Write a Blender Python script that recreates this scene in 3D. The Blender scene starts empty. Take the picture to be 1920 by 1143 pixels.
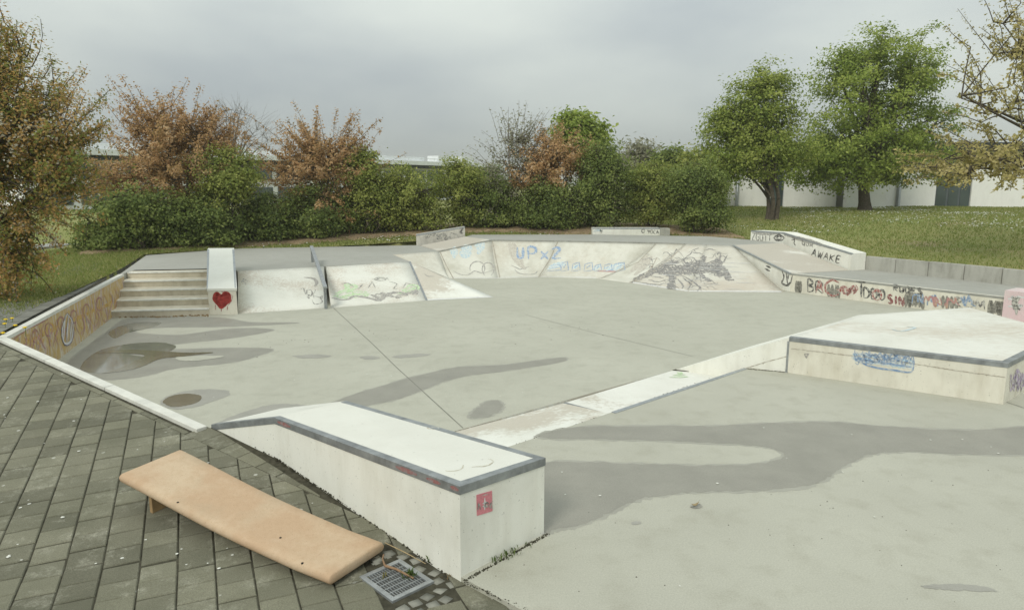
import bpy, bmesh, math, random
import numpy as np
from mathutils import Vector, Matrix
from mathutils.bvhtree import BVHTree

# ------------------------------------------------------------------ camera, sky, sun, exposure
SC = bpy.context.scene
COL = SC.collection
F = 1312.0                      # focal length in pixels of the 1920 px wide photograph
HORIZON = 345.0
EYE = 2.32                      # metres above the near concrete (z = 0)
PITCH = math.atan((571.5 - HORIZON) / F)
cd = bpy.data.cameras.new('camera'); cam = bpy.data.objects.new('camera', cd); COL.objects.link(cam)
cd.sensor_width = 36.0; cd.lens = F / 1920 * 36.0
cd.clip_start = 0.05; cd.clip_end = 3000
cam.location = (0, 0, EYE); cam.rotation_euler = (math.pi / 2 - PITCH, 0, 0)
SC.camera = cam
SC.cycles.max_bounces = 12; SC.cycles.diffuse_bounces = 8; SC.cycles.transmission_bounces = 8

SUN_EL = math.radians(42); SUN_AZ = math.radians(208)
W = bpy.data.worlds.new('World'); SC.world = W; W.use_nodes = True
nt = W.node_tree; nt.nodes.clear()
def N(t, **kw):
    n = nt.nodes.new(t)
    for k, v in kw.items(): setattr(n, k, v)
    return n
out = N('ShaderNodeOutputWorld')
sky = N('ShaderNodeTexSky', sky_type='NISHITA', sun_disc=False)
sky.sun_elevation = SUN_EL; sky.sun_rotation = SUN_AZ
bg_sky = N('ShaderNodeBackground'); bg_sky.inputs[1].default_value = 0.06
nt.links.new(sky.outputs[0], bg_sky.inputs[0])
tc = N('ShaderNodeTexCoord')
sep = N('ShaderNodeSeparateXYZ'); nt.links.new(tc.outputs['Generated'], sep.inputs[0])
mp = N('ShaderNodeMapping'); mp.inputs['Scale'].default_value = (1.0, 1.0, 2.6); mp.inputs['Location'].default_value = (0.20, 0.85, 0.10)
nt.links.new(tc.outputs['Generated'], mp.inputs[0])
no = N('ShaderNodeTexNoise'); no.inputs['Scale'].default_value = 1.6; no.inputs['Detail'].default_value = 5; no.inputs['Roughness'].default_value = 0.48
nt.links.new(mp.outputs[0], no.inputs['Vector'])
ramp = N('ShaderNodeValToRGB')
e = ramp.color_ramp.elements
e[0].position = 0.36; e[0].color = (0.84, 0.925, 0.945, 1)
e[1].position = 0.63; e[1].color = (1.24, 1.325, 1.235, 1)
nt.links.new(no.outputs[0], ramp.inputs[0])
# overcast luminance rising from the horizon: 0.25 + 0.76 sqrt(sin elevation)
cl = N('ShaderNodeMath', operation='MAXIMUM'); cl.inputs[1].default_value = 0.0; nt.links.new(sep.outputs[2], cl.inputs[0])
sq_ = N('ShaderNodeMath', operation='SQRT'); nt.links.new(cl.outputs[0], sq_.inputs[0])
ml = N('ShaderNodeMath', operation='MULTIPLY_ADD'); ml.inputs[1].default_value = 0.76; ml.inputs[2].default_value = 0.25
nt.links.new(sq_.outputs[0], ml.inputs[0])
bg_c = N('ShaderNodeBackground')
nt.links.new(ramp.outputs[0], bg_c.inputs[0]); nt.links.new(ml.outputs[0], bg_c.inputs[1])
mx = N('ShaderNodeMixShader'); mx.inputs[0].default_value = 0.92
nt.links.new(bg_sky.outputs[0], mx.inputs[1]); nt.links.new(bg_c.outputs[0], mx.inputs[2])
nt.links.new(mx.outputs[0], out.inputs[0])

ld = bpy.data.lights.new('sun', 'SUN'); sun = bpy.data.objects.new('sun', ld); COL.objects.link(sun)
ld.energy = 1.5; ld.angle = math.radians(18); ld.color = (1.0, 0.96, 0.87)
sdir = Vector((math.sin(SUN_AZ) * math.cos(SUN_EL), math.cos(SUN_AZ) * math.cos(SUN_EL), math.sin(SUN_EL)))
sun.rotation_euler = sdir.to_track_quat('Z', 'Y').to_euler(); sun.location = (0, -5, 30)
SC.view_settings.view_transform = 'Standard'; SC.view_settings.look = 'None'
SC.view_settings.exposure = 0.10; SC.view_settings.gamma = 1.0; SC.view_settings.use_curve_mapping = False

# ------------------------------------------------------------------ measuring the photograph
CAMP = Vector((0, 0, EYE))
_f = Vector((0, math.cos(PITCH), -math.sin(PITCH))); _u = Vector((0, math.sin(PITCH), math.cos(PITCH)))
def ray(px, py): return (Vector((1, 0, 0)) * ((px - 960) / F) + _u * ((571.5 - py) / F) + _f)
def P(px, py, z=0.0):                    # the point of the horizontal plane at height z
    d = ray(px, py); return CAMP + d * ((z - EYE) / d.z)
def PY(px, py, Y):                       # the point at distance Y
    d = ray(px, py); return CAMP + d * (Y / d.y)
def PS(px, py, h0, slope, y0):           # the point of the sloping paving
    d = ray(px, py); t = (h0 - slope * y0 - EYE) / (d.z - slope * d.y); return CAMP + d * t

# ------------------------------------------------------------------ objects
WO = {}
GEO = {}
def link(o): COL.objects.link(o); return o
def tag(o, label, cat=None, group=None, kind=None):
    if label: o['label'] = label
    if cat: o['category'] = cat
    if group: o['group'] = group
    if kind: o['kind'] = kind
    return o
def thing(name, loc, label, cat, group=None):
    o = bpy.data.objects.new(name, None); o.empty_display_size = 0.2
    o.location = Vector(loc); WO[o.name] = Vector(loc); link(o)
    return tag(o, label, cat, group)
def mesh(name, verts, faces, mat, parent=None, smooth=False, bevel=0.0, seg=2, origin=None, keep=False):
    verts = [Vector(v) for v in verts]
    if origin is None:
        n = len(verts); s = Vector((0, 0, 0))
        for v in verts: s += v
        origin = s / n; origin.z = min(v.z for v in verts)
    origin = Vector(origin)
    bm = bmesh.new()
    vs = [bm.verts.new(v - origin) for v in verts]
    for f in faces:
        try: bm.faces.new([vs[i] for i in f])
        except ValueError: pass
    bmesh.ops.recalc_face_normals(bm, faces=bm.faces)
    if bevel > 0:
        es = [ed for ed in bm.edges if len(ed.link_faces) == 2 and ed.calc_face_angle(0) > 0.35]
        bmesh.ops.bevel(bm, geom=es, offset=bevel, segments=seg, profile=0.6, affect='EDGES', clamp_overlap=True)
    ng = [f for f in bm.faces if len(f.verts) > 4]
    if ng: bmesh.ops.triangulate(bm, faces=ng)
    me = bpy.data.meshes.new(name); bm.to_mesh(me); bm.free()
    if keep:
        GEO[keep if isinstance(keep, str) else name] = ([v.co + origin for v in me.vertices], [tuple(p.vertices) for p in me.polygons])
    if mat: me.materials.append(mat)
    if smooth:
        me.polygons.foreach_set('use_smooth', [True] * len(me.polygons))
    return place(name, me, origin, parent)
def place(name, me, origin, parent=None):
    o = bpy.data.objects.new(name, me); link(o)
    if parent:
        o.parent = parent; o.location = Vector(origin) - WO[parent.name]
    else: o.location = origin
    WO[o.name] = Vector(origin)
    return o
def npmesh(name, V, Fq, mat, parent=None, tint=None, origin=(0, 0, 0), smooth=False, nside=4):
    """fast mesh from arrays: V (n,3) world, Fq (m,nside)"""
    me = bpy.data.meshes.new(name)
    V = np.asarray(V, dtype=np.float32) - np.asarray(origin, dtype=np.float32)
    Fq = np.asarray(Fq, dtype=np.int32)
    me.vertices.add(len(V)); me.vertices.foreach_set('co', V.ravel())
    me.loops.add(Fq.size); me.loops.foreach_set('vertex_index', Fq.ravel())
    me.polygons.add(len(Fq)); me.polygons.foreach_set('loop_start', np.arange(0, Fq.size, nside, dtype=np.int32))
    if smooth: me.polygons.foreach_set('use_smooth', np.ones(len(Fq), dtype=bool))
    if tint is not None:
        a = me.attributes.new('tint', 'FLOAT', 'POINT'); a.data.foreach_set('value', np.asarray(tint, dtype=np.float32))
    me.materials.append(mat); me.update(calc_edges=True)
    return place(name, me, origin, parent)
def prism(name, poly, ztop, zbot, mat, parent=None, bevel=0.0, keep=False, smooth=False):
    n = len(poly)
    zt = ztop if isinstance(ztop, (list, tuple)) else [ztop] * n
    zb = zbot if isinstance(zbot, (list, tuple)) else [zbot] * n
    v = [(p[0], p[1], zb[i]) for i, p in enumerate(poly)] + [(p[0], p[1], zt[i]) for i, p in enumerate(poly)]
    fs = [tuple(range(n))[::-1], tuple(range(n, 2 * n))] + [(i, (i + 1) % n, n + (i + 1) % n, n + i) for i in range(n)]
    return mesh(name, v, fs, mat, parent, bevel=bevel, keep=keep, smooth=smooth)
def bar(name, a, b, w, h, mat, parent=None, bevel=0.0, up=(0, 0, 1)):
    """square bar whose top centre line runs a -> b"""
    a, b = Vector(a), Vector(b); t = (b - a).normalized(); s = t.cross(Vector(up)).normalized(); n = s.cross(t).normalized()
    v = []
    for p in (a, b):
        for sx, sz in ((-1, 0), (1, 0), (1, -1), (-1, -1)): v.append(p + s * (w / 2 * sx) + n * (h * sz))
    return mesh(name, v, [(0, 1, 2, 3), (7, 6, 5, 4), (0, 4, 5, 1), (1, 5, 6, 2), (2, 6, 7, 3), (3, 7, 4, 0)], mat, parent, bevel=bevel)
def edge_strip(name, pts, inward, w, h, mat, parent=None, proud=0.004, bevel=0.003):
    """metal angle along the top edge polyline pts, mitred; inward = +1/-1 side of travel"""
    pts = [Vector(p) for p in pts]; n = len(pts); off = []
    for i in range(n):
        ns = []
        if i > 0: t = pts[i] - pts[i - 1]; ns.append(Vector((-t.y, t.x, 0)).normalized())
        if i < n - 1: t = pts[i + 1] - pts[i]; ns.append(Vector((-t.y, t.x, 0)).normalized())
        if len(ns) == 2:
            m = (ns[0] + ns[1]).normalized(); m = m / max(0.3, m.dot(ns[0]))
        else: m = ns[0]
        off.append(m * inward)
    v = []
    for p, o in zip(pts, off):
        a = p - o * proud + Vector((0, 0, proud)); b = p + o * w + Vector((0, 0, proud))
        v += [a, b, b - Vector((0, 0, 0.012)) , a - Vector((0, 0, h))]
    # L section approximated by a wedge: top flange and outer web
    fs = [(0, 1, 2, 3), tuple(4 * (n - 1) + k for k in (3, 2, 1, 0))]
    for i in range(n - 1):
        for k in range(4): fs.append((4 * i + k, 4 * i + (k + 1) % 4, 4 * (i + 1) + (k + 1) % 4, 4 * (i + 1) + k))
    return mesh(name, v, fs, mat, parent, bevel=bevel)

# ------------------------------------------------------------------ materials
def newmat(name):
    m = bpy.data.materials.new(name); m.use_nodes = True
    m.node_tree.nodes.clear(); return m
class G:
    def __init__(s, name):
        s.m = newmat(name); s.t = s.m.node_tree
        s.o = s.n('ShaderNodeOutputMaterial'); s.b = s.n('ShaderNodeBsdfPrincipled'); s.l(s.b.outputs[0], s.o.inputs[0])
        s.geo = s.n('ShaderNodeNewGeometry')
    def n(s, t, **kw):
        x = s.t.nodes.new(t)
        for k, v in kw.items(): setattr(x, k, v)
        return x
    def l(s, a, b): s.t.links.new(a, b)
    def pos(s, scale=(1, 1, 1), rot=(0, 0, 0), loc=(0, 0, 0), src=None):
        x = s.n('ShaderNodeMapping'); x.inputs['Scale'].default_value = scale; x.inputs['Rotation'].default_value = rot; x.inputs['Location'].default_value = loc
        s.l(src or s.geo.outputs['Position'], x.inputs[0]); return x.outputs[0]
    def noise(s, scale, detail=4, rough=0.55, vec=None, dist=0.0):
        x = s.n('ShaderNodeTexNoise'); x.inputs['Scale'].default_value = scale; x.inputs['Detail'].default_value = detail
        x.inputs['Roughness'].default_value = rough; x.inputs['Distortion'].default_value = dist
        s.l(vec or s.geo.outputs['Position'], x.inputs['Vector']); return x.outputs[0]
    def ramp(s, fac, stops):
        x = s.n('ShaderNodeValToRGB'); el = x.color_ramp.elements
        while len(el) < len(stops): el.new(0.5)
        for i, (p, c) in enumerate(stops):
            el[i].position = p; el[i].color = (c[0], c[1], c[2], 1) if isinstance(c, (tuple, list)) else (c, c, c, 1)
        s.l(fac, x.inputs[0]); return x.outputs[0]
    def mix(s, fac, a, b, mode='MIX'):
        x = s.n('ShaderNodeMix', data_type='RGBA', blend_type=mode)
        for sock, val in ((x.inputs[0], fac), (x.inputs[6], a), (x.inputs[7], b)):
            if isinstance(val, (int, float)): sock.default_value = val
            elif isinstance(val, (tuple, list)): sock.default_value = (val[0], val[1], val[2], 1)
            else: s.l(val, sock)
        return x.outputs[2]
    def math(s, op, a, b=0.0, c=None):
        x = s.n('ShaderNodeMath', operation=op)
        for i, v in enumerate((a, b) if c is None else (a, b, c)):
            if isinstance(v, (int, float)): x.inputs[i].default_value = v
            else: s.l(v, x.inputs[i])
        return x.outputs[0]
    def bump(s, h, strength=0.3, dist=0.01):
        x = s.n('ShaderNodeBump'); x.inputs['Strength'].default_value = strength; x.inputs['Distance'].default_value = dist
        s.l(h, x.inputs['Height']); s.l(x.outputs[0], s.b.inputs['Normal'])
    def done(s, col, rough=0.85, spec=0.3, metal=0.0):
        if isinstance(col, (tuple, list)): s.b.inputs['Base Color'].default_value = (*col, 1)
        else: s.l(col, s.b.inputs['Base Color'])
        if isinstance(rough, (int, float)): s.b.inputs['Roughness'].default_value = rough
        else: s.l(rough, s.b.inputs['Roughness'])
        s.b.inputs['Specular IOR Level'].default_value = spec; s.b.inputs['Metallic'].default_value = metal
        return s.m

def concrete(name, c1, c2, dirt=(0.20, 0.19, 0.15), dirt_amt=0.25, rough=0.85, fine=0.12):
    g = G(name)
    a = g.noise(0.55, 6, 0.62); b = g.noise(4.0, 5, 0.6); c = g.noise(95, 3, 0.7)
    base = g.mix(g.ramp(a, [(0.32, 0), (0.68, 1)]), c1, c2)
    base = g.mix(g.math('MULTIPLY', g.ramp(b, [(0.5, 0), (0.78, 1)]), dirt_amt), base, dirt)
    sp = g.ramp(c, [(0.3, 1 - fine), (0.7, 1 + fine)])
    base = g.mix(1.0, base, sp, 'MULTIPLY')
    # dark specks, lichen and chewing gum
    v = g.n('ShaderNodeTexVoronoi'); v.inputs['Scale'].default_value = 9.0; v.inputs['Randomness'].default_value = 1.0
    g.l(g.geo.outputs['Position'], v.inputs['Vector'])
    sp2 = g.ramp(v.outputs['Distance'], [(0.035, 1), (0.06, 0)])
    keepm = g.ramp(g.noise(2.3, 2), [(0.52, 0), (0.6, 0.55)])
    base = g.mix(g.math('MULTIPLY', sp2, keepm), base, (0.13, 0.125, 0.10))
    g.bump(g.math('ADD', g.math('MULTIPLY', c, 0.5), b), 0.12, 0.006)
    return g.done(base, g.ramp(b, [(0.3, rough - 0.1), (0.7, rough + 0.05)]), 0.3)

def paint(name, white=(0.74, 0.74, 0.68), under=(0.42, 0.38, 0.32), wear=0.5, wear_scale=2.0, streak=(1, 1, 1), grime=0.35, soft=0.06, finew=0.28):
    """white paint worn through to the concrete; wear = share of bare patches"""
    g = G(name)
    p = g.pos(streak)
    big = g.noise(wear_scale * 0.45, 3, 0.5, p); fine = g.noise(wear_scale * 9, 6, 0.7, p)
    m = g.math('ADD', g.math('MULTIPLY', big, 1 - finew), g.math('MULTIPLY', fine, finew))
    lo = 0.68 - wear * 0.36
    mask = g.ramp(m, [(lo, 0), (lo + soft, 1)])
    dirt = g.noise(1.4, 7, 0.68)
    w = g.mix(g.math('MULTIPLY', g.ramp(dirt, [(0.42, 0), (0.75, 1)]), grime), white, (white[0] * 0.62, white[1] * 0.60, white[2] * 0.54))
    u = g.mix(g.noise(30, 4, 0.7), under, (under[0] * 1.25, under[1] * 1.25, under[2] * 1.2))
    col = g.mix(g.math('MULTIPLY', mask, 0.85), w, u)
    chips = g.ramp(g.noise(38, 3, 0.6), [(0.695, 0), (0.72, 1)])
    col = g.mix(g.math('MULTIPLY', chips, 0.6), col, (0.20, 0.19, 0.16))
    g.bump(g.math('ADD', g.noise(60, 3, 0.7), g.math('MULTIPLY', mask, -0.6)), 0.15, 0.004)
    return g.done(col, 0.72, 0.3)

def wallpaint(name, white, grime_col, amt=0.5, zscale=0.25, low=None):
    """rendered wall with streaks that run down it"""
    g = G(name)
    st = g.noise(5.0, 5, 0.65, g.pos((1, 1, zscale)))
    bl = g.noise(1.6, 5, 0.6)
    col = g.mix(g.math('MULTIPLY', g.ramp(st, [(0.45, 0), (0.75, 1)]), amt), white, grime_col)
    col = g.mix(g.math('MULTIPLY', g.ramp(bl, [(0.5, 0), (0.8, 1)]), amt * 0.7), col, tuple(c * 0.7 for c in grime_col))
    v = g.noise(45, 3, 0.65)
    col = g.mix(g.math('MULTIPLY', g.ramp(v, [(0.66, 0), (0.70, 1)]), 0.55), col, (0.16, 0.155, 0.13))
    g.bump(g.noise(70, 3, 0.7), 0.12, 0.004)
    return g.done(col, 0.8, 0.25)

def plain(name, col, rough=0.6, var=0.15, scale=12, spec=0.3, metal=0.0, bump=0.1):
    g = G(name)
    a = g.noise(scale, 5, 0.6)
    k = g.ramp(a, [(0.3, 1 - var), (0.7, 1 + var)])
    c = g.mix(1.0, col, k, 'MULTIPLY')
    if bump: g.bump(g.noise(scale * 6, 3, 0.6), bump, 0.004)
    return g.done(c, rough, spec, metal)

def leafmat(name, stops, trans=0.35, rough=0.55):
    g = G(name)
    at = g.n('ShaderNodeAttribute'); at.attribute_name = 'tint'
    col = g.ramp(at.outputs['Fac'], stops)
    g.done(col, rough, 0.25)
    tr = g.n('ShaderNodeBsdfTranslucent'); g.l(col, tr.inputs[0])
    ms = g.n('ShaderNodeMixShader'); ms.inputs[0].default_value = trans
    g.l(g.b.outputs[0], ms.inputs[1]); g.l(tr.outputs[0], ms.inputs[2]); g.l(ms.outputs[0], g.o.inputs[0])
    return g.m

M = {}
M['floor'] = concrete('basin_concrete', (0.40, 0.395, 0.330), (0.45, 0.445, 0.375), dirt_amt=0.22)
M['apron'] = concrete('apron_concrete', (0.385, 0.378, 0.318), (0.445, 0.438, 0.37), dirt=(0.25, 0.235, 0.18), dirt_amt=0.35)
M['deck'] = concrete('deck_concrete', (0.33, 0.328, 0.295), (0.38, 0.378, 0.345), dirt_amt=0.2)
M['rawwall'] = wallpaint('retaining_wall_concrete', (0.42, 0.415, 0.37), (0.24, 0.235, 0.20), 0.75)
M['white'] = paint('white_paint', wear=0.15, wear_scale=1.4, grime=0.30)
M['boxtop'] = paint('box_top_paint', white=(0.69, 0.685, 0.625), under=(0.47, 0.44, 0.37), wear=0.22, wear_scale=1.6, grime=0.25)
M['worn'] = paint('worn_white_paint', wear=0.62, wear_scale=1.5, grime=0.5, under=(0.44, 0.40, 0.34))
M['ramp'] = paint('ramp_paint', white=(0.70, 0.695, 0.63), wear=0.50, wear_scale=2.4, grime=0.4, under=(0.47, 0.42, 0.36), finew=0.55, soft=0.10)
M['bowl'] = paint('bowl_paint', white=(0.63, 0.62, 0.55), wear=0.56, wear_scale=1.1, grime=0.75, under=(0.43, 0.385, 0.315), soft=0.20, finew=0.38)
M['dragon'] = paint('bank_paint', white=(0.61, 0.59, 0.52), wear=0.62, wear_scale=1.6, streak=(0.7, 1.6, 1), grime=0.5, under=(0.45, 0.40, 0.34), soft=0.14, finew=0.45)
M['wornramp'] = paint('bare_ramp_paint', white=(0.70, 0.69, 0.63), wear=0.82, wear_scale=1.5, streak=(0.6, 1.5, 1), grime=0.5, under=(0.40, 0.365, 0.315), soft=0.1)
M['funtop'] = paint('funbox_top_paint', white=(0.69, 0.685, 0.625), wear=0.66, wear_scale=1.2, streak=(0.6, 1.4, 1), under=(0.46, 0.415, 0.35), soft=0.14, finew=0.40)
M['boxwall'] = wallpaint('box_wall_paint', (0.79, 0.785, 0.715), (0.58, 0.56, 0.47), 0.5)
M['creamwall'] = wallpaint('cream_wall_paint', (0.71, 0.685, 0.59), (0.48, 0.44, 0.34), 0.6)
M['greywall'] = wallpaint('scuffed_wall_paint', (0.56, 0.54, 0.48), (0.28, 0.26, 0.22), 0.85)
M['step'] = wallpaint('step_concrete', (0.62, 0.57, 0.46), (0.36, 0.31, 0.22), 0.6)
M['kerb'] = plain('kerb_white', (0.62, 0.615, 0.56), 0.8, 0.12, 6)
M['steel'] = plain('galvanised_steel', (0.36, 0.38, 0.39), 0.42, 0.18, 14, 0.5, 0.55, 0.05)
M['steeldark'] = plain('worn_steel', (0.27, 0.285, 0.29), 0.5, 0.3, 9, 0.5, 0.45, 0.05)
M['rim'] = plain('bowl_rim', (0.30, 0.30, 0.27), 0.7, 0.2, 8)
M['dark'] = plain('dark_void', (0.012, 0.012, 0.010), 0.9, 0.1, 8)
M['soil'] = plain('joint_soil', (0.055, 0.052, 0.036), 0.95, 0.4, 18, 0.1)
# ------------------------------------------------------------------ levels of the skatepark
BASIN, STRIP, APRON, LOW, HIGH, RIGHT = -0.35, -0.165, 0.0, 0.32, 0.60, 0.10
PAV = dict(h0=-0.03, slope=0.09, y0=4.0)
def hp(y): return -0.03 + 0.09 * min(max(y - 4.0, 0.0), 4.8) - 0.018 * min(max(y - 8.8, 0), 6)
def xy(v): return (v[0], v[1])
def lerp(a, b, t): return Vector(a) + (Vector(b) - Vector(a)) * t
def inside(pt, poly):
    x, y = pt[0], pt[1]; c = False; n = len(poly); j = n - 1
    for i in range(n):
        xi, yi = poly[i][0], poly[i][1]; xj, yj = poly[j][0], poly[j][1]
        if (yi > y) != (yj > y) and x < (xj - xi) * (y - yi) / (yj - yi) + xi: c = not c
        j = i
    return c
def clip(poly, a, b):
    """keep the part of poly left of a->b"""
    res = []; n = len(poly)
    def side(p): return (b[0] - a[0]) * (p[1] - a[1]) - (b[1] - a[1]) * (p[0] - a[0])
    for i in range(n):
        p, q = poly[i], poly[(i + 1) % n]; sp, sq = side(p), side(q)
        if sp >= 0: res.append(p)
        if sp * sq < 0:
            t = sp / (sp - sq); res.append((p[0] + (q[0] - p[0]) * t, p[1] + (q[1] - p[1]) * t))
    return res

W0 = P(12, 632, 0.405); W1 = P(213, 524, 0.37); W2 = P(232, 514, 0.33)
KE = PS(388, 799, -0.012, 0.09, 4.0)                 # near end of the kerb
RW0 = P(1620, 505, RIGHT); RW1 = P(1920, 537, RIGHT)
rwd = (RW1 - RW0).normalized(); RWX = RW0 + rwd * 9.0
rwn = Vector((-rwd.y, rwd.x, 0));
if rwn.y < 0: rwn = -rwn

# ------------------------------------------------------------------ terrain
def sstep(a, b, x):
    t = np.clip((x - a) / (b - a), 0, 1); return t * t * (3 - 2 * t)
def lawn(x, y):
    x = np.asarray(x, float); y = np.asarray(y, float)
    base = 0.33 + 0.42 * sstep(21.5, 28, y) + 0.05 * np.sin(x * 0.7) * np.sin(y * 0.5) * sstep(10, 20, y)
    s = (x - RW0.x) * rwn.x + (y - RW0.y) * rwn.y
    berm = 0.44 + 0.66 * sstep(0, 13, s) + 0.04 * np.sin(x * 0.6 + 1) * np.sin(y * 0.4)
    k = sstep(5.0, 9.5, x)
    z = base * (1 - k) + np.maximum(berm, base * 0.9) * k
    return z
foot = [(-16, -3), (-16, 9.05), xy(P(6, 612, .38)), xy(P(34, 588, .36)), xy(P(210, 512, .33)), xy(P(268, 479, .32)), xy(P(440, 466, LOW)), xy(P(781, 459, LOW)),
        xy(P(885, 440, HIGH)), xy(P(1109, 439.5, HIGH)), xy(P(1327, 443, HIGH)), xy(P(1405, 448, HIGH)), xy(P(1500, 452, HIGH)), xy(RW0 + rwn * .1), xy(RW1 + rwn * .1), xy(RWX + rwn * .1), (20, 6), (20, -3)]
def ground():
    xs = np.concatenate([-np.geomspace(26, 700, 14)[::-1], np.arange(-25, 25.01, 0.25), np.geomspace(26, 700, 14)])
    ys = np.concatenate([-np.geomspace(4, 300, 8)[::-1], np.arange(-3, 46.01, 0.25), np.geomspace(47, 1500, 18)])
    X, Y = np.meshgrid(xs, ys); Z = lawn(X, Y)
    fp = np.array(foot)
    ins = np.zeros(X.shape, bool); j = len(fp) - 1
    for i in range(len(fp)):
        xi, yi = fp[i]; xj, yj = fp[j]
        c = ((yi > Y) != (yj > Y)) & (X < (xj - xi) * (Y - yi) / (yj - yi + 1e-12) + xi); ins ^= c; j = i
    # distance to the outline
    D = np.full(X.shape, 1e9)
    for i in range(len(fp)):
        a = fp[i]; b = fp[(i + 1) % len(fp)]; ab = b - a; L2 = (ab ** 2).sum()
        t = np.clip(((X - a[0]) * ab[0] + (Y - a[1]) * ab[1]) / L2, 0, 1)
        D = np.minimum(D, np.hypot(X - a[0] - t * ab[0], Y - a[1] - t * ab[1]))
    Z = np.where(ins, -1.2, Z)
    Z = Z + np.where(ins, 0, (np.random.RandomState(3).rand(*X.shape) - .5) * 0.02)
    n, m = X.shape
    V = np.stack([X, Y, Z], -1).reshape(-1, 3)
    I = np.arange(n * m).reshape(n, m)
    Q = np.stack([I[:-1, :-1], I[:-1, 1:], I[1:, 1:], I[1:, :-1]], -1).reshape(-1, 4)
    # a strip of turf along the outline closes the cells cut by it
    ex, eq = [], []; k0 = len(V)
    for i in range(1, len(fp) - 1):
        a, b = fp[i], fp[i + 1]; L = math.hypot(*(b - a)); t = (b - a) / max(L, 1e-6); nrm = np.array([-t[1], t[0]])
        steps = max(1, int(L / .3))
        for s in range(steps + 1):
            p = a + (b - a) * s / steps
            for d in (0.0, .22, .44):
                q = p + nrm * d; ex.append((q[0], q[1], float(lawn(q[0], q[1])) - .004 - d * .02))
        for s in range(steps):
            for d in (0, 1): i0 = k0 + 3 * s + d; eq.append((i0, i0 + 3, i0 + 4, i0 + 1))
        k0 += 3 * (steps + 1)
    V = np.concatenate([V, np.array(ex)]); Q = np.concatenate([Q, np.array(eq)])
    return V, Q
g = G('lawn_grass')
a = g.noise(0.35, 5, 0.6); b = g.noise(5, 6, 0.7); c = g.noise(60, 3, 0.7)
col = g.mix(g.ramp(a, [(0.35, 0), (0.65, 1)]), (0.195, 0.235, 0.068), (0.265, 0.26, 0.10))
col = g.mix(g.math('MULTIPLY', g.ramp(b, [(0.45, 0), (0.75, 1)]), 0.5), col, (0.31, 0.245, 0.13))
soilm = g.ramp(g.noise(0.22, 4, 0.6, g.pos(loc=(3.1, 0, 0))), [(0.60, 0), (0.70, 0.8)])
col = g.mix(soilm, col, (0.33, 0.255, 0.165))
col = g.mix(1.0, col, g.ramp(c, [(0.3, 0.75), (0.7, 1.25)]), 'MULTIPLY')
g.bump(c, 0.6, 0.03); M['lawn'] = g.done(col, 0.9, 0.15)
V, Q = ground()
gr = npmesh('ground', V, Q, M['lawn'], smooth=True); tag(gr, 'mown lawn with brown patches around the skatepark', kind='structure')

# grey footpath crossing the lawn on the left
pa = [P(-140, 480, .34), P(60, 467, .345), P(156, 457, .35), P(330, 437, .36), P(330, 432, .36), P(156, 452, .35), P(60, 461, .345), P(-140, 470, .34)]
prism('path', [xy(p) for p in pa], 0.375, 0.2, plain('asphalt_path', (0.33, 0.33, 0.31), 0.9, 0.15, 5))['kind'] = 'structure'

# ------------------------------------------------------------------ basin floor and apron
FD = Vector((-0.41, 0.912, 0)).normalized()
basin_poly = [(-9, 3.5), (13, 3.5), (13, 23), (-9, 23)]
fl = mesh('basin_floor', [(x, y, BASIN) for x, y in basin_poly] + [(x, y, BASIN - .3) for x, y in basin_poly], [(0, 1, 2, 3), (7, 6, 5, 4), (0, 4, 5, 1), (1, 5, 6, 2), (2, 6, 7, 3), (3, 7, 4, 0)], M['floor'], keep=True)
tag(fl, 'smooth pale concrete basin floor of the skatepark', kind='structure')
N0 = P(965, 833, 0); N1 = P(1395, 690, 0); nd = (N1 - N0).normalized(); nn = Vector((-nd.y, nd.x, 0))   # nn points to the basin
Bx0 = P(866, 1087, -0.02); Bx1 = P(1021, 1000, 0.02)
bxd = P(515, 783, .45) - P(862, 912, .53); bxd.z = 0; bxd.normalize()
ap = [xy(Bx0 + bxd * -0.0), xy(N0 - nd * 1.6), xy(N1), xy(P(1480, 697, 0) + nd * 0.4), (4.4, 9.5), (9, 9.2), (13, 7), (13, 1.0), xy(Bx0 - bxd * 4.6)]
apron = prism('apron_floor', ap, APRON, -0.6, M['apron'], keep=True); tag(apron, 'pale concrete floor in front of the two boxes', kind='structure')
# expansion joints
def joint(name, px, z, w, parent, mat='joint'):
    pts = [P(a, b, z) for a, b in px]; v = []; f = []
    for i, p in enumerate(pts):
        t = (pts[min(i + 1, len(pts) - 1)] - pts[max(i - 1, 0)]).normalized(); s = Vector((-t.y, t.x, 0)) * w / 2
        v += [p + s + Vector((0, 0, .003)), p - s + Vector((0, 0, .003))]
    for i in range(len(pts) - 1): f.append((2 * i, 2 * i + 1, 2 * i + 3, 2 * i + 2))
    return mesh(name, v, f, M[mat], parent)
M['joint'] = plain('joint_filler', (0.22, 0.215, 0.185), 0.9, 0.3, 20)
joint('expansion_joint', [(625, 577), (700, 646), (745, 690), (800, 740), (868, 802)], BASIN, 0.014, fl)
joint('expansion_joint', [(1886, 753), (1930, 768), (2010, 795)], APRON, 0.012, apron)
M['joint2'] = plain('hairline_joint', (0.33, 0.325, 0.285), 0.9, 0.2, 20)
joint('expansion_joint', [(985, 590), (1120, 625), (1300, 668)], BASIN, 0.012, fl, 'joint2')

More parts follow.
